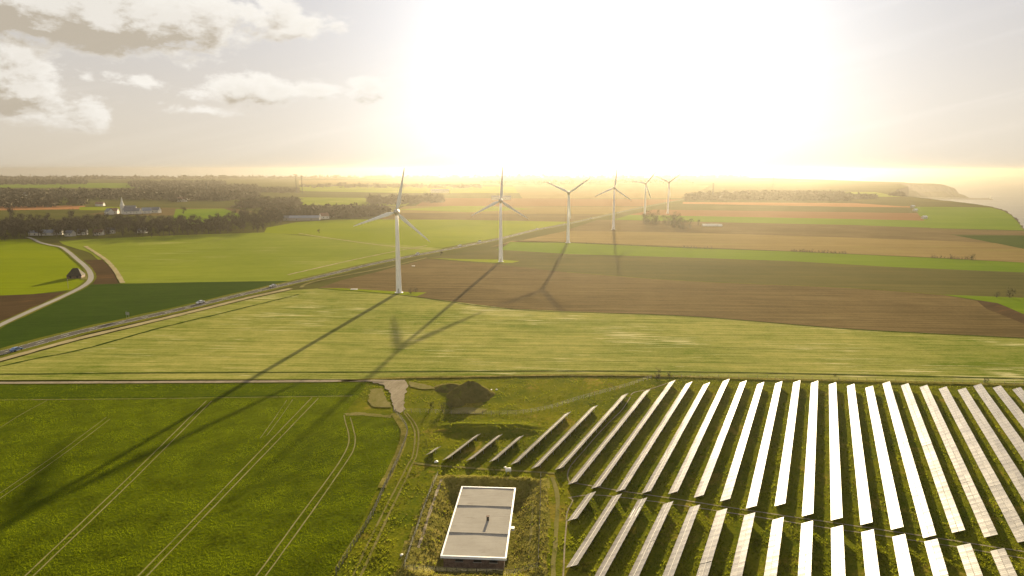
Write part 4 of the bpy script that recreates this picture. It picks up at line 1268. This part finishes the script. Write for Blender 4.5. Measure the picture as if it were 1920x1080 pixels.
# ------------------------------------------------------------------ vehicles and small roadside things
def car(px, paint, label, heading_px, van=False):
    p, q = at(*px), at(*heading_px)
    d = (q - p); rz = math.atan2(d.y, d.x)
    m = bpy.data.materials.new('car_paint'); m.use_nodes = True
    b = m.node_tree.nodes['Principled BSDF']; b.inputs['Base Color'].default_value = (*paint, 1); b.inputs['Roughness'].default_value = .3; b.inputs['Coat Weight'].default_value = .7; b.inputs['Metallic'].default_value = .1
    e = empty('car', (p.x, p.y, .40), rz); tag(e, label, 'van' if van else 'car', 'vehicles on the main road')
    e.scale = (1.1, 1.1, 1.1)
    hs = 1.35 if van else 1.0
    prof = [(-2.15, .35), (-2.2, .75), (-2.1, .98), (-1.5, 1.02 * hs), (-1.1, 1.42 * hs), (.35, 1.45 * hs), (1.05, 1.0), (1.95, .88), (2.2, .7), (2.2, .35)]
    mb = MB(); vs = [(x, s * (.86 if z < 1.1 else .68), z) for s in (-1, 1) for x, z in prof]
    n = len(prof)
    fs = [tuple(reversed(range(n))), tuple(range(n, 2 * n))] + [(i, (i + 1) % n, (i + 1) % n + n, i + n) for i in range(n)]
    mb.add(vs, fs); mb.build('body', m, e)
    mb = MB(); mb.add([(.42, -.62, 1.38 * hs), (.42, .62, 1.38 * hs), (1.03, .76, 1.04), (1.03, -.76, 1.04)], [(0, 3, 2, 1)]); mb.v = [(x + .02, y, z + .03) for x, y, z in mb.v]; mb.build('windscreen', M['glass'], e)
    for s in (-1, 1):
        mb = MB(); mb.add([(-1.3, s * .84, 1.05), (.85, s * .84, 1.05), (.35, s * .70, 1.36 * hs), (-1.05, s * .70, 1.36 * hs)], [(0, 1, 2, 3)]); mb.v = [(x, y + s * .02, z) for x, y, z in mb.v]; mb.build('side_window', M['glass'], e)
        mb = MB(); mb.box((2.2, s * .62, .68), (.06, .36, .18)); mb.build('headlight', M['lamp'], e)
        mb = MB(); mb.box((-2.2, s * .66, .78), (.06, .28, .2)); mb.build('tail_light', M['tail'], e)
        for x in (-1.35, 1.35):
            mb = MB(); mb.lathe([(.1, -.11), (.33, -.11), (.33, .11), (.1, .11)], 14, (x, s * .80, .33), 'Y'); mb.v = [(vx, vy, vz) for vx, vy, vz in mb.v]; mb.build('wheel', M['tyre'], e)
    return e
car((31, 659.5), (.10, .20, .42), 'blue car at the left end of the main road', (143, 628))
car((376, 570), (.70, .71, .72), 'white car halfway along the dark green wedge', (240, 601))
car((512, 538.8), (.62, .62, .62), 'pale car where the dark green wedge ends', (467, 548))
car((783, 478.5), (.75, .75, .75), 'white van just right of the nearest turbine tower', (744, 486), True)
car((862, 462.5), (.72, .72, .72), 'white car left of the second turbine tower', (792, 476))
car((899, 455), (.78, .78, .78), 'white van right beside the second turbine tower', (863, 462.5), True)
car((1007, 430.5), (.70, .70, .70), 'pale car between the second and third turbines', (938, 447))
car((1108, 410.5), (.75, .75, .75), 'bright car between the third and fourth turbines', (1065, 420))
# road sign
p = at(240, 598.5); e = empty('road_sign', (p.x, p.y, 0), R(-20)); tag(e, 'small grey road sign on posts beside the main road', 'road sign')
for x in (-.7, .7):
    mb = MB(); mb.bar((x, 0, -.3), (x, 0, 3.6), .09); mb.build('post', M['galv'], e)
mb = MB(); mb.box((0, -.06, 3.0), (2.4, .05, 1.5)); mb.build('sign_plate', M['galv'], e)
# roadside markers and pale slabs
def slab(px, sx, sy, label):
    p = at(*px); mb = MB(); mb.box((0, 0, .12), (sx, sy, .24)); mb.box((0, 0, .27), (sx * .8, sy * .7, .06))
    o = mb.build('concrete_slab', M['whitebox']); o.location = (p.x, p.y, .3); tag(o, label, 'slab')
slab((664, 543.5), 4.2, 2.0, 'pale slab in the grass left of the nearest turbine')
slab((775, 499.5), 2.4, 2.0, 'pale slab in the brown field right of the nearest turbine')
p = at(128, 541); e = empty('pole', (p.x, p.y, 0)); tag(e, 'thin wooden pole beside the bending lane', 'pole')
mb = MB(); mb.lathe([(.14, -.4), (.10, 6.5)], 8); mb.build('shaft', M['wood'], e); mb = MB(); mb.bar((-.5, 0, 6.1), (.5, 0, 6.1), .1); mb.build('cross_arm', M['wood'], e)

# ------------------------------------------------------------------ houses
def house(px, w, d, hw, hr, rot, label, roofm='slate', wallm='render_white', name='house', cat='house', chim=True, hip=0.0):
    p = at(*px); e = empty(name, (p.x, p.y, 0), rot); tag(e, label, cat, None)
    mb = MB(); mb.box((0, 0, hw / 2 - .1), (w, d, hw + .2))
    mb.add([(-w / 2 + hip, -d / 2, hw), (-w / 2 + hip, d / 2, hw), (-w / 2 + hip, 0, hw + hr), (w / 2 - hip, -d / 2, hw), (w / 2 - hip, d / 2, hw), (w / 2 - hip, 0, hw + hr)], [(0, 2, 1), (3, 4, 5)])
    mb.build('wall', M[wallm], e)
    o = .35; mb = MB(); t = .18
    A = [(-w / 2 - o, -d / 2 - o, hw - o * hr / d * 2), (w / 2 + o, -d / 2 - o, hw - o * hr / d * 2), (w / 2 + o - hip, 0, hw + hr), (-w / 2 - o + hip, 0, hw + hr), (w / 2 + o, d / 2 + o, hw - o * hr / d * 2), (-w / 2 - o, d / 2 + o, hw - o * hr / d * 2)]
    vs = [(x, y, z + t) for x, y, z in A] + [(x, y, z + .02) for x, y, z in A]
    fs = [(0, 1, 2, 3), (3, 2, 4, 5), (9, 8, 7, 6), (11, 10, 8, 9), (0, 6, 7, 1), (5, 4, 10, 11), (1, 7, 8, 2), (2, 8, 10, 4), (0, 3, 9, 6), (3, 5, 11, 9)]
    mb.add(vs, fs); rf = mb.build('roof', M[roofm], e)
    if hip:
        mb = MB()
        for s in (-1, 1):
            mb.add([(s * (w / 2 + o), -d / 2 - o, hw - o * hr / d * 2 + t - .02), (s * (w / 2 + o), d / 2 + o, hw - o * hr / d * 2 + t - .02), (s * (w / 2 + o - hip), 0, hw + hr + t - .02)], [(0, 1, 2)])
        mb.build('hip', M[roofm], rf)
    if chim:
        mb = MB(); mb.box((w * .3, 0, hw + hr + .3), (.7, .6, 1.6)); mb.build('chimney', M['brick'], rf)
    for s, x in ((-1, -w * .25), (-1, w * .22)):
        mb = MB(); mb.box((x, s * (d / 2 + .02), hw * .5), (min(1.2, w * .15), .06, 1.3)); mb.build('window', M['dark'], e)
    return e
house((143, 521), 9, 8, 2.2, 4.6, R(15), 'dark thatched barn with steep hipped roof beside the lane', 'thatch', 'brick', 'barn', 'barn', False, 3.2)
patch_pts = [(150, 519), (163, 518), (164, 524.5), (152, 525.5)]
field('yard', patch_pts, 'bare', 'pale yard beside the thatched barn', z=.37, amp=.3)
stone((153, 522.5), .5, 'white stone block beside the thatched barn', 'whitebox')
hs = [((80, 441), 26, 8, 3.2, 3, .1, 'long low grey-roofed shed at the left foot of the dark wood', 'barn_roof'), ((108, 440), 10, 8, 4, 3, .3, 'slate-roofed house at the foot of the dark wood, right of the long shed', 'slate'),
      ((132, 442.5), 9, 7, 3.5, 3, -.2, 'white house in front of the dark wood nearest to the field', 'slate'), ((155, 440), 9, 8, 4, 3, .2, 'grey-roofed house hidden in the dark wood edge', 'slate'),
      ((186, 440.5), 10, 7, 3.5, 3, .1, 'low pale house at the middle of the dark wood edge', 'tile'), ((208, 437.5), 9, 7, 4.2, 3, .5, 'white gabled house right of the low pale house', 'slate'), ((268, 436.5), 10, 7, 3.6, 3, 0, 'white house at the right part of the dark wood edge', 'slate')]
for q in hs: house(q[0], q[1], q[2], q[3], q[4], q[5], q[6], q[7])
vill = [((205, 402), 'slate', 'leftmost pale house of the church village'), ((214, 401), 'tile', 'small house left of the church'), ((240, 401.5), 'slate', 'white gabled house touching the church on its right'), ((256, 401), 'slate', 'pale house right of the church'), ((275, 400), 'barn_roof', 'long grey-roofed house right of the church'), ((293, 399), 'slate', 'rightmost pale house of the church village')]
for i, (px, rf, lab) in enumerate(vill): house(px, 14, 9, 5, 5, (i * .7) % 1.5 - .6, lab, rf)
house((608, 410), 13, 9, 4.5, 4.5, .7, 'bright white house right of the blue-grey barn', 'tile')
house((620, 407), 12, 8, 4, 4, .2, 'dim house behind the bright white house', 'tile')
house((572, 413), 44, 16, 4, 3, .15, 'long blue-grey barn at the edge of the bright green field', 'barn_roof', 'concrete', 'barn', 'barn', False)
house((545, 413), 20, 10, 4, 3, .1, 'low shed left of the long blue-grey barn', 'slate', 'concrete', 'shed', 'shed', False)
house((565, 397), 12, 9, 4, 4, .4, 'small house in the brown wood above the blue-grey barn', 'tile')
house((342, 378), 20, 12, 6, 5, .2, 'pale farmhouse in the hazy fields beyond the wood', 'tile')
house((188, 386), 16, 10, 4, 4, .1, 'small reddish farmhouse behind the dark wood', 'tile')
house((15, 369), 40, 14, 5, 4, .1, 'hazy pale farm building at the far left', 'slate')
house((45, 368), 24, 14, 5, 5, .4, 'second hazy pale farm building at the far left', 'slate')
house((940, 374), 50, 20, 6, 4, 0, 'hazy grey warehouse behind the second turbine', 'slate', 'render_white', 'warehouse', 'warehouse', False)
house((825, 361), 60, 24, 7, 4, .1, 'hazy pale warehouse behind the first two turbines', 'barn_roof', 'render_white', 'warehouse', 'warehouse', False)
# church
p = at(233, 401); e = empty('church', (p.x, p.y, 0), .3); tag(e, 'white village church with a pointed spire beyond the dark wood', 'church')
mb = MB(); mb.box((10, 0, 4), (18, 9, 8.2)); mb.add([(1, -4.5, 8.1), (1, 4.5, 8.1), (1, 0, 14), (19, -4.5, 8.1), (19, 4.5, 8.1), (19, 0, 14)], [(0, 2, 1), (3, 4, 5)]); mb.build('nave', M['render_white'], e)
mb = MB(); mb.add([(.6, -5, 7.7), (19.4, -5, 7.7), (19.4, 0, 14.2), (.6, 0, 14.2), (19.4, 5, 7.7), (.6, 5, 7.7)], [(0, 1, 2, 3), (3, 2, 4, 5)]); mb.build('roof', M['slate'], e)
mb = MB(); mb.box((-2, 0, 7), (6, 6, 14.2)); tw = mb.build('tower', M['render_white'], e)
mb = MB(); mb.lathe([(4.0, 14.1), (2.6, 17), (.1, 29)], 8, (-2, 0, 0)); mb.build('spire', M['render_white'], tw)
# white sheds in the hazy fields
for px, L, lab in (((1331, 424), 20, 'long low white shed in the hazy brown field'), ((1349, 424.3), 6, 'short white shed at the right end of the long one')):
    p = at(*px); e = empty('white_shed', (p.x, p.y, 0), R(-2)); tag(e, lab, 'shed')
    mb = MB(); rs = []
    for x in (-L / 2, L / 2):
        rs.append([(x, 3.2 * math.cos(a), max(0, 3.0 * math.sin(a))) for a in [math.pi * k / 10 for k in range(11)]])
    mb.rings(rs); mb.build('cover', M['whitebox'], e)
    mb = MB(); mb.box((-L / 2 - .06, 0, 1.1), (.1, 2.2, 2.2)); mb.build('door', M['darkmetal'], e)
for px, lab in (((1711, 389), 'upper white hut at the edge of the orange strip'), ((1716, 396), 'lower white hut beside the reddish strip'), ((1733, 410), 'tiny white hut on the pasture boundary')):
    house(px, 7, 5, 3, 1.6, .3, lab, 'parapet', 'render_white', 'hut', 'hut', False)
for px, h, lab in (((1336, 374), 42, 'tall thin mast above the hazy wood'), ((1449, 352), 48, 'thin mast on the hazy headland skyline'), ((556, 363), 55, 'left of two faint pylons left of the first turbine'), ((567, 363), 55, 'right of two faint pylons left of the first turbine'), ((388, 364), 40, 'faint pylon beyond the dark wood')):
    p = at(*px); e = empty('mast', (p.x, p.y, 0)); tag(e, lab, 'mast')
    mb = MB()
    for k in range(3):
        a = 2 * math.pi * k / 3
        mb.bar((2.2 * math.cos(a), 2.2 * math.sin(a), 0), (.4 * math.cos(a), .4 * math.sin(a), h), .5)
    for z in range(4, int(h), 5):
        r0, r1 = 2.2 - 1.8 * z / h, 2.2 - 1.8 * min(h, z + 5) / h
        for k in range(3):
            a, b = 2 * math.pi * k / 3, 2 * math.pi * (k + 1) / 3
            mb.bar((r0 * math.cos(a), r0 * math.sin(a), z), (r1 * math.cos(b), r1 * math.sin(b), min(h, z + 5)), .25)
    mb.build('lattice', M['darkmetal'], e)
    mb = MB(); mb.bar((-5, 0, h * .86), (5, 0, h * .86), .5); mb.bar((-3.5, 0, h * .96), (3.5, 0, h * .96), .5); mb.build('cross_arm', M['darkmetal'], e)

# ------------------------------------------------------------------ haze: the moist sea air over the whole scene
mb = MB()
foot = [(-7500, -600), (17000, -600), (17000, 15500), (10600, 22500), (3400, 7300), (-7500, 7300)]
nf = len(foot)
mb.add([(x, y, -103) for x, y in foot] + [(x, y, 90) for x, y in foot], [tuple(reversed(range(nf))), tuple(range(nf, 2 * nf))] + [(i, (i + 1) % nf, (i + 1) % nf + nf, i + nf) for i in range(nf)])
hzm = bpy.data.materials.new('haze_air'); hzm.use_nodes = True
nt = hzm.node_tree; nt.nodes.clear()
pv = nt.nodes.new('ShaderNodeVolumePrincipled')
pv.inputs['Color'].default_value = (.285, .265, .23, 1)
pv.inputs['Density'].default_value = 1.2e-4
pv.inputs['Anisotropy'].default_value = .78
oo = nt.nodes.new('ShaderNodeOutputMaterial')
nt.links.new(pv.outputs[0], oo.inputs['Volume'])
hz = mb.build('haze', hzm)
tag(hz, 'pale sunlit sea haze over the plain', kind='stuff')
